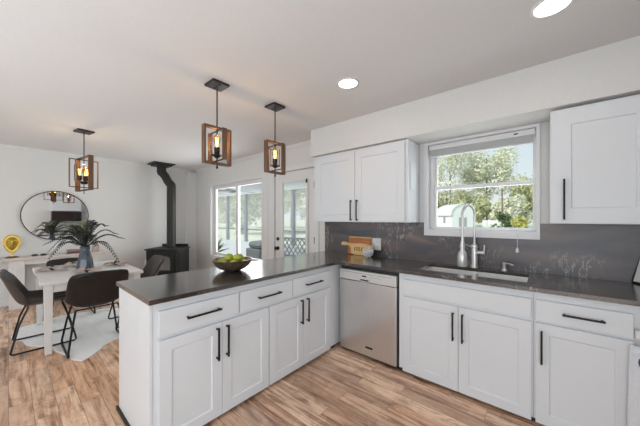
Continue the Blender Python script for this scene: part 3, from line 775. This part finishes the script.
# ------------------------------------------------------------------ dining area
tb = thing('dining_table', 'white rectangular dining table with straight square legs', 'table', (-4.58, .66, 0))
B(-5.25, -3.92, .205, 1.12, .735, .77).build('tabletop', M['tablewhite'], tb, bevel=.006)
mb = MB(); X0, X1, Y0, Y1 = -5.20, -3.90 - .04, .235, 1.09
mb.box(X0 + .04, X1 - .02, Y0 + .01, Y0 + .03, .655, .735).box(X0 + .04, X1 - .02, Y1 - .03, Y1 - .01, .655, .735).box(X0 + .01, X0 + .03, Y0 + .03, Y1 - .03, .655, .735).box(X1 - .03, X1 - .01, Y0 + .03, Y1 - .03, .655, .735)
mb.build('apron', M['tablewhite'], tb)
for (x, y) in ((X0 + .035, Y0 + .035), (X0 + .035, Y1 - .035), (X1 - .035, Y0 + .035), (X1 - .035, Y1 - .035)):
    l = MB(); a = .036; b = .026
    l.add([(x - b, y - b, .012), (x + b, y - b, .012), (x + b, y + b, .012), (x - b, y + b, .012), (x - a, y - a, .735), (x + a, y - a, .735), (x + a, y + a, .735), (x - a, y + a, .735)],
          [(0, 3, 2, 1), (4, 5, 6, 7), (0, 1, 5, 4), (1, 2, 6, 5), (2, 3, 7, 6), (3, 0, 4, 7)])
    l.build('leg', M['tablewhite'], tb, bevel=.003)

def make_chair(m):
    t = thing('dining_chair', '', 'chair', group='bucket chairs around the white dining table', local=True)
    # profile from seat front to back top; chair looks +y
    prof = [(.255, .462, .215), (.235, .480, .228), (.16, .478, .235), (.06, .468, .238), (-.05, .462, .240), (-.13, .468, .243), (-.185, .495, .246), (-.215, .545, .248), (-.245, .62, .248), (-.275, .70, .247), (-.300, .77, .244), (-.318, .82, .236), (-.328, .85, .222), (-.333, .865, .195)]
    P_ = []
    n = 15
    for i, (y, z, wd) in enumerate(prof):
        t_ = i / (len(prof) - 1)
        row = []
        for j in range(n):
            s = -1 + 2 * j / (n - 1)
            e = abs(s) ** 3
            lift = e * (.05 + .075 * math.exp(-((t_ - .45) / .22) ** 2)) * (1 if t_ < .8 else .4)
            up_ = lift * (1 - min(1, max(0, (t_ - .3) / .35))); fwd = lift * min(1, max(0, (t_ - .3) / .35))
            row.append((s * wd, y + fwd + (0 if i else -.03 * e), z + up_ - (.03 * e if t_ > .93 else 0)))
        P_.append(row)
    MB().grid(P_).build('bucket_seat', m, t, smooth=True, solid=.028, sub=1)
    for s in (-1, 1):
        x = s * .235; xt = s * .17
        pts = [(xt, .14, .452), (s * .20, .19, .30), (x, .245, .06), (x, .25, .025), (x, .235, .011), (x, .0, .011), (x, -.235, .011), (x, -.25, .025), (x, -.242, .06), (s * .20, -.19, .30), (xt, -.13, .45)]
        MB().tube(pts, .0095, 8).build('leg', M['black'], t, smooth=True)
    MB().tube([(-.17, .14, .448), (.17, .14, .448)], .008, 8).build('crossbar', M['black'], t)
    MB().tube([(-.17, -.13, .446), (.17, -.13, .446)], .008, 8).build('crossbar', M['black'], t)
    return t
ca = make_chair(M['leather'])
ca.location = (-4.43, .27, .012); ca.rotation_euler = (0, 0, R(-2)); ca.scale = (1.06, 1.0, 1.0)
ca['label'] = 'dark brown bucket chair at the table\'s left side, cut by the frame edge'
def cchair(loc, rz, lab, m=None, sc=(1, 1, 1)):
    c = copy_tree(ca); c.location = loc; c.rotation_euler = (0, 0, rz); c.scale = sc; c['label'] = lab
    if m:
        for q in bpy.data.objects:
            if q.parent == c and q.name.startswith('bucket_seat'):
                q.data = q.data.copy(); q.data.materials[0] = m
    return c
cchair((-3.91, .64, .012), R(90), 'black bucket chair with its back to the camera beside the peninsula', M['leather_black'], (1.06, 1.0, 1.0))
cchair((-4.44, 1.16, .012), R(180), 'brown bucket chair on the stove side, only its backrest top above the worktop', M['leather_brown'], (1.0, 1.0, 1.0))
cchair((-5.36, .60, .012), R(-90), 'dark bucket chair on the console side behind the fern vase', M['leather_black'], (1, 1, .93))

# cowhide rug
outl = [(-3.56, .50), (-3.70, .64), (-3.82, .72), (-3.90, .90), (-3.84, 1.12), (-4.05, 1.34), (-4.3, 1.36), (-4.55, 1.5), (-4.85, 1.40), (-5.08, 1.22), (-5.30, 1.02), (-5.36, .75), (-5.40, .46), (-5.28, .28), (-5.22, .10), (-5.05, .04), (-4.80, .02), (-4.66, .10), (-4.47, .13), (-4.34, .20), (-4.20, .30), (-4.02, .33), (-3.86, .38), (-3.66, .42)]
n = len(outl); sm = []
for i in range(n):
    p0_, p1_, p2_, p3_ = (Vector((*outl[(i + k) % n], 0)) for k in (-1, 0, 1, 2))
    for k in range(4):
        t = k / 4
        sm.append(.5 * ((2 * p1_) + (-p0_ + p2_) * t + (2 * p0_ - 5 * p1_ + 4 * p2_ - p3_) * t * t + (-p0_ + 3 * p1_ - 3 * p2_ + p3_) * t ** 3))
n = len(sm)
rg = MB().add([(p.x, p.y, .001) for p in sm] + [(p.x, p.y, .011) for p in sm], [tuple(range(n)), tuple(range(n, 2 * n))] + [(k, (k + 1) % n, n + (k + 1) % n, n + k) for k in range(n)])
tag(rg.build('cowhide_rug', M['hide'], loc=(-4.5, .7, 0)), 'cream cowhide rug with wavy edge under the dining table', 'rug')

# vase with fronds
vx, vy = -4.62, .655
va = MB().lathe([(0, 0), (.088, 0), (.092, .01), (.074, .13), (.050, .25), (.052, .275), (.060, .293), (.052, .293), (.050, .23), (.05, .20), (0, .18)], (vx, vy, .771), 8)
tag(va.build('glass_vase', M['vase'], loc=(vx, vy, .771), bevel=.003), 'blue-grey faceted vase in the middle of the dining table', 'vase')
fe = thing('fern_arrangement', 'dark arching fern fronds standing in the blue-grey vase', 'plant', (vx, vy, 1.03))
random.seed(11)
def frond(ang, reach, rise, droop, m, lw=.062, nleaf=22):
    base = Vector((vx, vy, 1.02)); dirv = Vector((math.cos(ang), math.sin(ang), 0)); pts = []
    for k in range(nleaf + 1):
        t = k / nleaf
        pts.append(base + dirv * (reach * (t ** 1.15)) + Vector((0, 0, rise * math.sin(min(1, t * 1.15) * PI * .62) - droop * t ** 3)))
    mb = MB().tube(pts, .003, 5, radii=[.006 * (1 - .7 * k / nleaf) for k in range(nleaf + 1)])
    for k in range(4, nleaf + 1):
        t = k / nleaf; d = (pts[k] - pts[k - 1]).normalized(); s = d.cross(Vector((0, 0, 1)))
        if s.length < .1: s = Vector((-dirv.y, dirv.x, 0))
        s.normalize(); ln = lw * (1.15 - .75 * abs(2 * t - .9))
        for sg in (-1, 1):
            tip = pts[k] + s * sg * ln + d * ln * .7 - Vector((0, 0, ln * .35)); wv = d * .012
            mid = (pts[k] + tip) / 2 + Vector((0, 0, ln * .08))
            mb.add([pts[k], mid - wv, tip, mid + wv], [(0, 1, 2, 3)])
    return mb
cr = R(40.5)
specs = [(180, .50, .16, .26), (165, .52, .22, .16), (200, .44, .20, .10), (150, .42, .28, .06), (220, .36, .22, .2), (15, .46, .22, .06), (-5, .50, .17, .30), (30, .36, .28, .06), (-30, .34, .24, .14), (95, .22, .36, 0), (60, .26, .34, .0), (120, .28, .34, .02), (-90, .24, .33, .03), (250, .3, .28, .08), (300, .28, .28, .1), (80, .12, .38, 0)]
for i, (a, re, ri, dp) in enumerate(specs):
    frond(R(a) + cr, re * .95, ri, dp, None).build('frond', M['fern'], fe)
for (a, re, ri, dp) in ((170, .30, .33, 0), (140, .26, .36, 0), (155, .36, .30, .02)):
    frond(R(a) + cr, re, ri, dp, None, .06, 18).build('olive_frond', M['ferng'], fe)

# rumpled cloth napkins with dark rings
def napkin(x, y, sx, sy, rz, label, seed):
    random.seed(seed); n = 13; P_ = []
    t = thing('cloth_napkin', label, 'napkin', (x, y, .771), rz, 'rumpled napkins on the dining table', local=True)
    f1, f2 = random.uniform(0, 6), random.uniform(0, 6)
    for i in range(n):
        row = []
        for j in range(n):
            u = -1 + 2 * i / (n - 1); v = -1 + 2 * j / (n - 1)
            pinch = .35 + .65 * min(1, abs(u) * 1.3)
            z = .016 + .046 * (1 - abs(u) * .5) * (.6 + .5 * math.sin(v * 7 + f1 + u * 2) + .4 * math.sin(v * 3 + u * 6 + f2)) * (1 - v * v * .5)
            row.append((u * sx + .015 * math.sin(v * 5 + f2), v * sy * pinch, max(.006, z)))
        P_.append(row)
    MB().grid(P_).build('cloth', M['napkin'], t, smooth=True, solid=.003, sub=1)
    MB().lathe([(.024, -.012), (.034, -.012), (.034, .012), (.024, .012), (.024, -.012)], (0, 0, .038), 16, Matrix.Rotation(R(90), 3, 'Y')).build('napkin_ring', M['napkindark'], t, smooth=True)
napkin(-4.78, .365, .14, .09, R(60), 'rumpled tan napkin at the left end of the table', 1)
napkin(-5.0, .60, .14, .10, R(20), 'rumpled tan napkin on the far side beside the vase', 2)
napkin(-4.27, .62, .13, .08, R(75), 'rumpled tan napkin nearest the black chair', 3)
napkin(-4.62, .99, .15, .09, R(25), 'rumpled tan napkin right of the vase toward the stove', 4)

# console table against the left wall
co = thing('console_table', 'long pale wooden console table against the left wall', 'console table', (-6.52, .5, 0))
B(-6.69, -6.33, -.25, 1.20, .772, .805).build('top', M['consoletop'], co, bevel=.004)
B(-6.66, -6.37, -.02, 1.12, .69, .771).build('apron', M['console'], co)
for (a, b) in ((-.0, .17), (.95, 1.12)): B(-6.67, -6.355, a, b, 0, .771).build('leg', M['console'], co, bevel=.004)
B(-6.64, -6.40, .172, .948, .14, .17).build('lower_shelf', M['console'], co)
# gold face sculpture
gx, gy = -6.50, .035
gf = thing('face_sculpture', 'gold oval face sculpture on a small round foot on the console', 'sculpture', (gx, gy, .805))
ry = R(90 + 0)
# built facing +x ; y = width
cz = 1.045
M['golddark'] = noisy('tarnished_gold', (.30, .19, .03), (.55, .36, .07), 40, .45, .8)
def egg(ry_, rt, rb_, n=36):
    o_ = []
    for k in range(n):
        a = 2 * PI * k / n; c_, s_ = math.cos(a), math.sin(a)
        o_.append((gy + c_ * ry_ * (1 if s_ > 0 else (1 - .38 * (-s_) ** 1.5)), cz + s_ * (rt if s_ > 0 else rb_)))
    return o_
def eggdome(ry_, rt, rb_, dep, x0):
    rows = []
    for i in range(7):
        q = i / 6; e_ = egg(ry_ * math.cos(q * PI / 2 * .98), rt * math.cos(q * PI / 2 * .98), rb_ * math.cos(q * PI / 2 * .98))
        rows.append([(x0 + dep * math.sin(q * PI / 2), y, z) for y, z in e_] + [(x0 + dep * math.sin(q * PI / 2), e_[0][0], e_[0][1])])
    return MB().grid(rows)
n = 36; e0 = egg(.090, .122, .160)
pb_ = MB().add([(gx - .012, y, z) for y, z in e0] + [(gx + .008, y, z) for y, z in e0], [tuple(range(n)), tuple(range(n, 2 * n))] + [(k, (k + 1) % n, n + (k + 1) % n, n + k) for k in range(n)])
pb_.build('back_plate', M['gold'], gf, bevel=.003)
MB().tube([(gx + .012, y, z) for y, z in e0] + [(gx + .012, *e0[0])], .0085, 8, caps=False).build('halo_rim', M['gold'], gf, smooth=True)
fa = eggdome(.066, .088, .118, .030, gx + .0085).build('face', M['golddark'], gf, smooth=True)
fx0 = gx + .036
MB().tube([(fx0 - .002, gy, cz + .035), (fx0 + .014, gy, cz - .025), (fx0 + .002, gy, cz - .032)], .009, 8).build('nose', M['gold'], fa, smooth=True)
for q in (-1, 1):
    MB().tube([(fx0 - .004, gy + q * .012, cz + .030), (fx0 - .006, gy + q * .036, cz + .036), (fx0 - .018, gy + q * .06, cz + .020)], .007, 6).build('brow', M['gold'], fa, smooth=True)
    MB().lathe([(0, -.004), (.013, 0), (0, .004)], (fx0 - .006, gy + q * .036, cz + .008), 10, Matrix.Rotation(R(90), 3, 'Y')).build('eye', M['stem'], fa)
MB().tube([(fx0 - .012, gy - .022, cz - .062), (fx0 - .004, gy, cz - .060), (fx0 - .012, gy + .022, cz - .062)], .006, 6).build('mouth', M['gold'], fa, smooth=True)
MB().tube([(gx, gy, .815), (gx, gy, .90)], .014, 10).build('neck', M['gold'], gf)
MB().lathe([(0, 0), (.075, 0), (.078, .01), (.05, .02), (0, .022)], (gx, gy, .8055), 20).build('foot', M['stem'], gf, smooth=True)
# small dark trinkets
for (x, y, lab) in ((-6.52, .285, 'small dark pebble-like ornament on the console, nearer the gold face'), (-6.52, .385, 'small dark pebble-like ornament on the console, farther from the gold face')):
    o = MB().lathe([(0, 0), (.03, .0), (.045, .012), (.03, .026), (0, .03)], (x, y, .8055), 12).build('stone_ornament', M['napkindark'], smooth=True, loc=(x, y, .8055)); o.scale = (1, 1, 1)
    tag(o, lab, 'ornament', 'dark ornaments on the console')
# books
for k, (z, m, wy, lab) in enumerate(((.8055, M['book2'], .19, 'dark mauve book lying lowest in the console stack'), (.8385, M['book1'], .18, 'dusty pink book lying on top of the console stack'))):
    b = thing('book', lab, 'book', (-6.52, .76, z), 0, 'books lying on the console')
    y0 = .76 - wy / 2; y1 = .76 + wy / 2
    MB().box(-6.60, -6.43, y0, y1, z, z + .004).box(-6.60, -6.43, y0, y1, z + .028, z + .032).box(-6.434, -6.43, y0, y1, z, z + .032).build('cover', m, b)
    B(-6.598, -6.435, y0 + .004, y1 - .004, z + .0045, z + .0275).build('pages', M['paper'], b)
# tan ceramic right of the vase
o = MB().lathe([(0, 0), (.05, 0), (.058, .02), (.062, .06), (.05, .12), (.03, .15), (.028, .17), (.022, .17), (.022, .15), (0, .10)], (-6.50, 1.07, .8055), 20).build('ceramic_jar', M['napkin'], smooth=True, loc=(-6.50, 1.07, .8055))
tag(o, 'tan ceramic jar at the stove end of the console', 'jar')

# round mirror
mi = thing('round_mirror', 'large round wall mirror with thin black rim above the console', 'mirror', (XL, .56, 1.485))
ay = Matrix.Rotation(R(90), 3, 'Y')
MB().lathe([(0, .004), (.424, .004), (.424, .012), (0, .012)], (XL, .56, 1.485), 96, ay).build('mirror_glass', M['mirror'], mi)
MB().lathe([(.424, .002), (.436, .002), (.436, .028), (.424, .028), (.424, .002)], (XL, .56, 1.485), 96, ay).build('rim', M['black'], mi, smooth=False)

# range and microwave on the right wall (seen in the mirror)
rn = thing('kitchen_range', 'black and steel range standing on the right wall, seen in the round mirror', 'range', (1.0, 1.5, 0))
B(.70, 1.34, 1.07, 1.92, .0, .93).build('body', M['steel'], rn, bevel=.005)
B(.69, 1.345, 1.065, 1.925, .931, .955).build('cooktop', M['blackp'], rn, bevel=.004)
B(.676, .699, 1.10, 1.89, .25, .76).build('oven_door', M['blackp'], rn, bevel=.004)
MB().tube([(.645, 1.14, .80), (.645, 1.85, .80)], .012, 8).box(.645, .70, 1.16, 1.18, .79, .81).box(.645, .70, 1.81, 1.83, .79, .81).build('handle', M['steel2'], rn)
for k in range(4): MB().lathe([(0, 0), (.022, 0), (.018, .02), (0, .02)], (.698, 1.2 + k * .19, .87), 12, Matrix.Rotation(R(-90), 3, 'Y')).build('knob', M['blackp'], rn)
mw = thing('microwave', 'black over-range microwave on the right wall, seen in the round mirror', 'microwave', (1.15, 1.5, 1.3))
B(.98, 1.345, 1.07, 1.92, 1.32, 1.70).build('body', M['blackp'], mw, bevel=.005)
B(.965, .979, 1.09, 1.70, 1.34, 1.68).build('door', M['bronze'], mw, bevel=.004)
B(.965, .979, 1.71, 1.91, 1.34, 1.68).build('control_panel', M['blackp'], mw, bevel=.003)
mc = thing('wall_cabinet', 'white short wall cabinet over the microwave, seen in the round mirror', 'cabinet', (1.15, 1.5, 1.72))
B(1.0, 1.345, 1.07, 1.92, 1.72, 2.3).build('carcass', M['cab'], mc)
for (a, b) in ((1.08, 1.492), (1.498, 1.91)):
    v = [(.98, a, 1.73), (.999, b, 2.29)]
    B(.98, .999, a, b, 1.73, 2.29).build('door', M['cab'], mc, bevel=.003)

# ------------------------------------------------------------------ porch outside the far wall
struct(B(-14, -1.9, 3.18, 6.0, -.30, -.05).build('porch_floor', M['porchfloor']))
struct(B(-14, -1.9, 3.18, 6.1, 2.62, 2.75).build('porch_ceiling', M['siding']))
ps = sroot('wall_porch', (-8, 5.9, -.05))
mb = MB().box(-14, -1.95, 5.86, 5.94, 2.35, 2.619).box(-14, -1.95, 5.86, 5.94, -.049, .55)
mb.build('beam_and_kneewall', M['siding'], ps)
for x in (-12.6, -11.3, -10.05, -8.75, -7.45, -6.15, -4.85, -3.55, -2.25):
    B(x - .05, x + .05, 5.85, 5.95, .551, 2.349).build('post', M['siding'] if int(abs(x)) % 2 else M['midgrey'], ps)
B(-12.5, -2.0, 5.89, 5.91, 1.0, 1.04).build('mid_rail', M['outgrey'], ps)
M['screen'] = bpy.data.materials.new('insect_screen_haze'); M['screen'].use_nodes = True
_n = M['screen'].node_tree; _b = _n.nodes['Principled BSDF']; _b.inputs['Base Color'].default_value = (.85, .86, .87, 1); _b.inputs['Alpha'].default_value = .24; _b.inputs['Roughness'].default_value = .9
B(-12.6, -2.0, 5.915, 5.918, .551, 2.349).build('screen_haze', M['screen'], ps)  # pale screen sheet, added to haze and lighten the view beyond
porch_fill_d = bpy.data.lights.new('porch_fill', 'AREA'); porch_fill_d.energy = 85; porch_fill_d.shape = 'RECTANGLE'; porch_fill_d.size = 8; porch_fill_d.size_y = 1.6  # added fill light that whitens the porch, no real fixture
_o = bpy.data.objects.new('porch_fill', porch_fill_d); COL.objects.link(_o); _o.location = (-8, 4.5, 2.55)
# fan blades on the porch ceiling
pfn = thing('porch_fan', 'dark ceiling fan seen through the porch window', 'fan', (-7.9, 4.9, 2.3), local=True)
MB().lathe([(0, 0), (.10, .01), (.11, .07), (.05, .12), (.02, .14), (.02, .318), (0, .318)], (0, 0, 0), 16).build('motor', M['outgrey'], pfn, smooth=True)
for k in range(5):
    a = 2 * PI * k / 5 + .3; mr = Matrix.Rotation(a, 3, 'Z') @ Matrix.Rotation(R(10), 3, 'X')
    MB().obox(mr @ Vector((.42, 0, .05)), (.62, .14, .012), mr).build('blade', M['outgrey'], pfn)
gr = thing('porch_grill', 'dark covered grill standing on the porch beyond the window', 'grill', (-6.4, 4.9, -.05))
B(-6.85, -5.95, 4.6, 5.2, -.05, .55).build('cart', M['darkgrey'], gr, bevel=.03)
B(-6.80, -6.0, 4.62, 5.18, .551, .76).build('lid', M['darkgrey'], gr, bevel=.10)
# lattice-back porch chair behind the door
pcn = thing('porch_bench', 'grey lattice-back bench on the porch behind the glass door', 'bench', (-4.9, 5.0, -.05), R(10), local=True)
lb = MB()
for k in range(11):
    x = -.7 + k * .14
    lb.obox((x, 0, .72), (.02, .02, .52), Matrix.Rotation(R(35), 3, 'Y')); lb.obox((x, .02, .72), (.02, .02, .52), Matrix.Rotation(R(-35), 3, 'Y'))
lb.box(-.8, .8, -.02, .04, .92, .97).box(-.8, .8, -.02, .04, .46, .50)
lb.build('lattice_back', M['outgrey'], pcn)
B(-.8, .8, -.5, -.02, .42, .46).build('seat', M['outgrey'], pcn)
for sx in (-.77, .77):
    for sy in (-.47, .0): B(sx - .03, sx + .03, sy - .03, sy + .03, 0, .42 if sy < -.1 else .92).build('leg', M['outgrey'], pcn)
pt0 = thing('porch_plant', 'leafy plant in a white pot just outside the porch window', 'plant', (-7.6, 4.0, -.05))
MB().lathe([(0, 0), (.13, 0), (.17, .4), (.16, .4), (0, .36)], (-7.6, 4.0, -.05), 16).build('pot', M['siding'], pt0, smooth=True)
lf = MB(); random.seed(5)
for k in range(26):
    a = random.uniform(0, 6.28); e = random.uniform(.2, 1.2); ln = random.uniform(.4, .8); dv = Vector((math.cos(a) * math.cos(e), math.sin(a) * math.cos(e), math.sin(e)))
    b0 = Vector((-7.6, 4.0, .35)); s = dv.cross(Vector((0, 0, 1))).normalized() * .05
    lf.add([b0, b0 + dv * ln * .5 - s, b0 + dv * ln - Vector((0, 0, ln * .15)), b0 + dv * ln * .5 + s], [(0, 1, 2, 3)])
lf.build('leaves', M['leafC'], pt0)

# ------------------------------------------------------------------ yard
struct(MB().box(-160, 120, 3.3, 170, -.5, -.32).build('ground', M['grass']))
def tree(x, y, h, rx, rz_, m, label, seed, n=1500, leaf=.35, trunk=.22, low=.25, nm='tree', group='trees beyond the yard'):
    random.seed(seed)
    t = thing(nm, label, 'tree' if nm == 'tree' else 'shrub', (x, y, -.32), group=group)
    zc = -.32 + h * (low + (1 - low) / 2); rzz = h * (1 - low) / 2
    if trunk > 0:
        tr = MB().tube([(x, y, -.33), (x + .1, y, h * .3), (x - .1, y + .1, h * .75)], trunk, 8, radii=[trunk, trunk * .75, trunk * .3])
        for k in range(6):
            a = random.uniform(0, 6.28); z0_ = h * random.uniform(.25, .55)
            tr.tube([(x, y, z0_), (x + math.cos(a) * rx * .6, y + math.sin(a) * rx * .6, z0_ + h * .22)], trunk * .3, 6, radii=[trunk * .35, trunk * .1])
        tr.build('trunk', M['bark'], t)
    blobs = []
    for k in range(14):
        a = random.uniform(0, 6.28); u = random.uniform(-.8, .85); rr = math.sqrt(1 - u * u) * random.uniform(.35, .8)
        blobs.append((Vector((x + math.cos(a) * rr * rx, y + math.sin(a) * rr * rx, zc + u * rzz * .85)), random.uniform(.28, .48) * min(rx, rzz)))
    mb = MB()
    for k in range(n):
        c, r = random.choice(blobs); d = Vector((random.gauss(0, 1), random.gauss(0, 1), random.gauss(0, 1))).normalized()
        p = c + d * r * random.uniform(.55, 1.08)
        u = Vector((random.gauss(0, 1), random.gauss(0, 1), random.gauss(0, 1))).normalized(); v = u.cross(d).normalized(); s = leaf * random.uniform(.5, 1.2)
        mb.add([p - u * s, p + v * s * .5, p + u * s, p - v * s * .5], [(0, 1, 2, 3)])
    mb.build('foliage', m, t)
    return t
# kitchen window view runs from direction (-.31,1) to (-.03,1)
T = [(-26, 56, 20, 7, 'leafA', 'olive green tree far left in the kitchen window'),
     (-15.5, 60, 19.5, 6.5, 'leafB', 'pale leafy tree left of centre in the kitchen window'),
     (-9.5, 64, 18.5, 5.6, 'leafB', 'wide pale tree in the middle of the kitchen window'),
     (-1.5, 62, 9.5, 4.6, 'leafA', 'rounded tree with blue sky beside it at the window right'),
     (4.5, 66, 8, 5, 'leafB', 'low pale tree at the right edge of the kitchen window'),
     (-19.5, 70, 10, 6, 'leafD', 'yellowish tree behind the white shed'),
     (-11.5, 56, 7, 4, 'leafA', 'short olive tree right of the white shed'),
     (-5.0, 56, 6, 4, 'leafB', 'short pale tree behind the yard shrubs')]
for i, (x, y, h, r_, m, lab) in enumerate(T):
    tree(x, y, h, r_, 0, M[m], lab, 20 + i, n=7000, leaf=.27, low=.12)
tree(-4.4, 41, 2.6, 1.3, 0, M['leafC'], 'dark green shrub in the middle of the yard', 40, 700, .2, 0, .02, 'shrub', 'shrubs on the lawn')
tree(-2.4, 38, 2.0, 1.0, 0, M['leafD'], 'yellow-green shrub right of the dark one', 41, 700, .2, 0, .02, 'shrub', 'shrubs on the lawn')
tree(-.2, 37, 2.0, .9, 0, M['leafD'], 'yellow-green shrub at the right edge of the yard view', 42, 700, .2, 0, .02, 'shrub', 'shrubs on the lawn')
# trees past the porch
for i, (x, y, h, r_, m, lab) in enumerate([(-30, 24, 12, 5, 'leafB', 'pale tree beyond the left of the porch'), (-26, 17, 9, 4, 'leafA', 'olive tree close beyond the porch corner'),
        (-36, 34, 14, 6, 'leafB', 'tall pale tree farther beyond the porch'), (-22, 26, 11, 5, 'leafB', 'pale tree seen through the glass door'), (-28, 40, 13, 6, 'leafB', 'distant pale tree behind the glass door'),
        (-44, 26, 13, 6, 'leafB', 'pale tree at the far left beyond the porch')]):
    tree(x, y, h, r_, 0, M[m], lab, 60 + i, n=4500, leaf=.28, low=.08)

# white shed
sh = thing('garden_shed', 'white shed with rounded metal roof across the yard', 'shed', (-11.6, 47.5, -.32), R(-47), local=True); sh.scale = (.92, 1.0, .95)
# long side 4.6 (x), depth 3.4 (y), walls 2.1
B(-2.6, 2.6, -1.7, 1.7, 0, 2.45).build('walls', M['siding'], sh)
rp_ = [(-1.95, 2.30), (-1.75, 3.1), (-1.25, 3.75), (-.5, 4.12), (0, 4.2), (.5, 4.12), (1.25, 3.75), (1.75, 3.1), (1.95, 2.30)]
g1 = [[(x, y, z) for x in (-2.75, 2.75)] for (y, z) in rp_]
rb = MB().grid(g1)
rb.build('roof', M['roofm'], sh, solid=.08)
for x in (-2.6, 2.6):
    MB().add([(x, y * .97, z - .05) for y, z in rp_], [tuple(range(len(rp_)))]).build('gable', M['siding'], sh, solid=.04)
B(-.2, .5, -1.76, -1.69, 1.0, 2.0).build('window', M['outgrey'], sh)
B(2.61, 2.66, -.6, .6, .05, 2.0).build('door', M['roofgrey'], sh)
# picket fences
def fence(p0, p1, n, lab):
    p0 = Vector(p0); p1 = Vector(p1); t = thing('picket_fence', lab, 'fence', tuple((p0 + p1) / 2))
    d = (p1 - p0) / n; ang = math.atan2(d.y, d.x); m_ = Matrix.Rotation(ang, 3, 'Z')
    mb = MB()
    for k in range(n + 1): mb.obox(p0 + d * k + Vector((0, 0, .75)), (d.length * .62, .03, 1.5), m_)
    mb.build('pickets', M['siding'], t)
    c = (p0 + p1) / 2; r = MB()
    for z in (.35, 1.2): r.obox(c + m_ @ Vector((0, .04, 0)) + Vector((0, 0, z)), ((p1 - p0).length, .04, .08), m_)
    r.build('rails', M['siding'], t)
fence((-22.5, 48, -.32), (-16.4, 45.8, -.32), 22, 'white picket fence left of the shed')
fence((-7.6, 48.0, -.32), (-5.6, 47.5, -.32), 12, 'white picket fence right of the shed')
o = MB().tube([(-5.4, 50.5, -.32), (-5.4, 50.5, 6.0)], .11, 8).build('utility_pole', M['bark'], loc=(-5.4, 50.5, -.32))
tag(o, 'slim bare pole standing in the yard right of the shed', 'pole')

for o in bpy.data.objects:
    if '_local' in o: del o['_local']
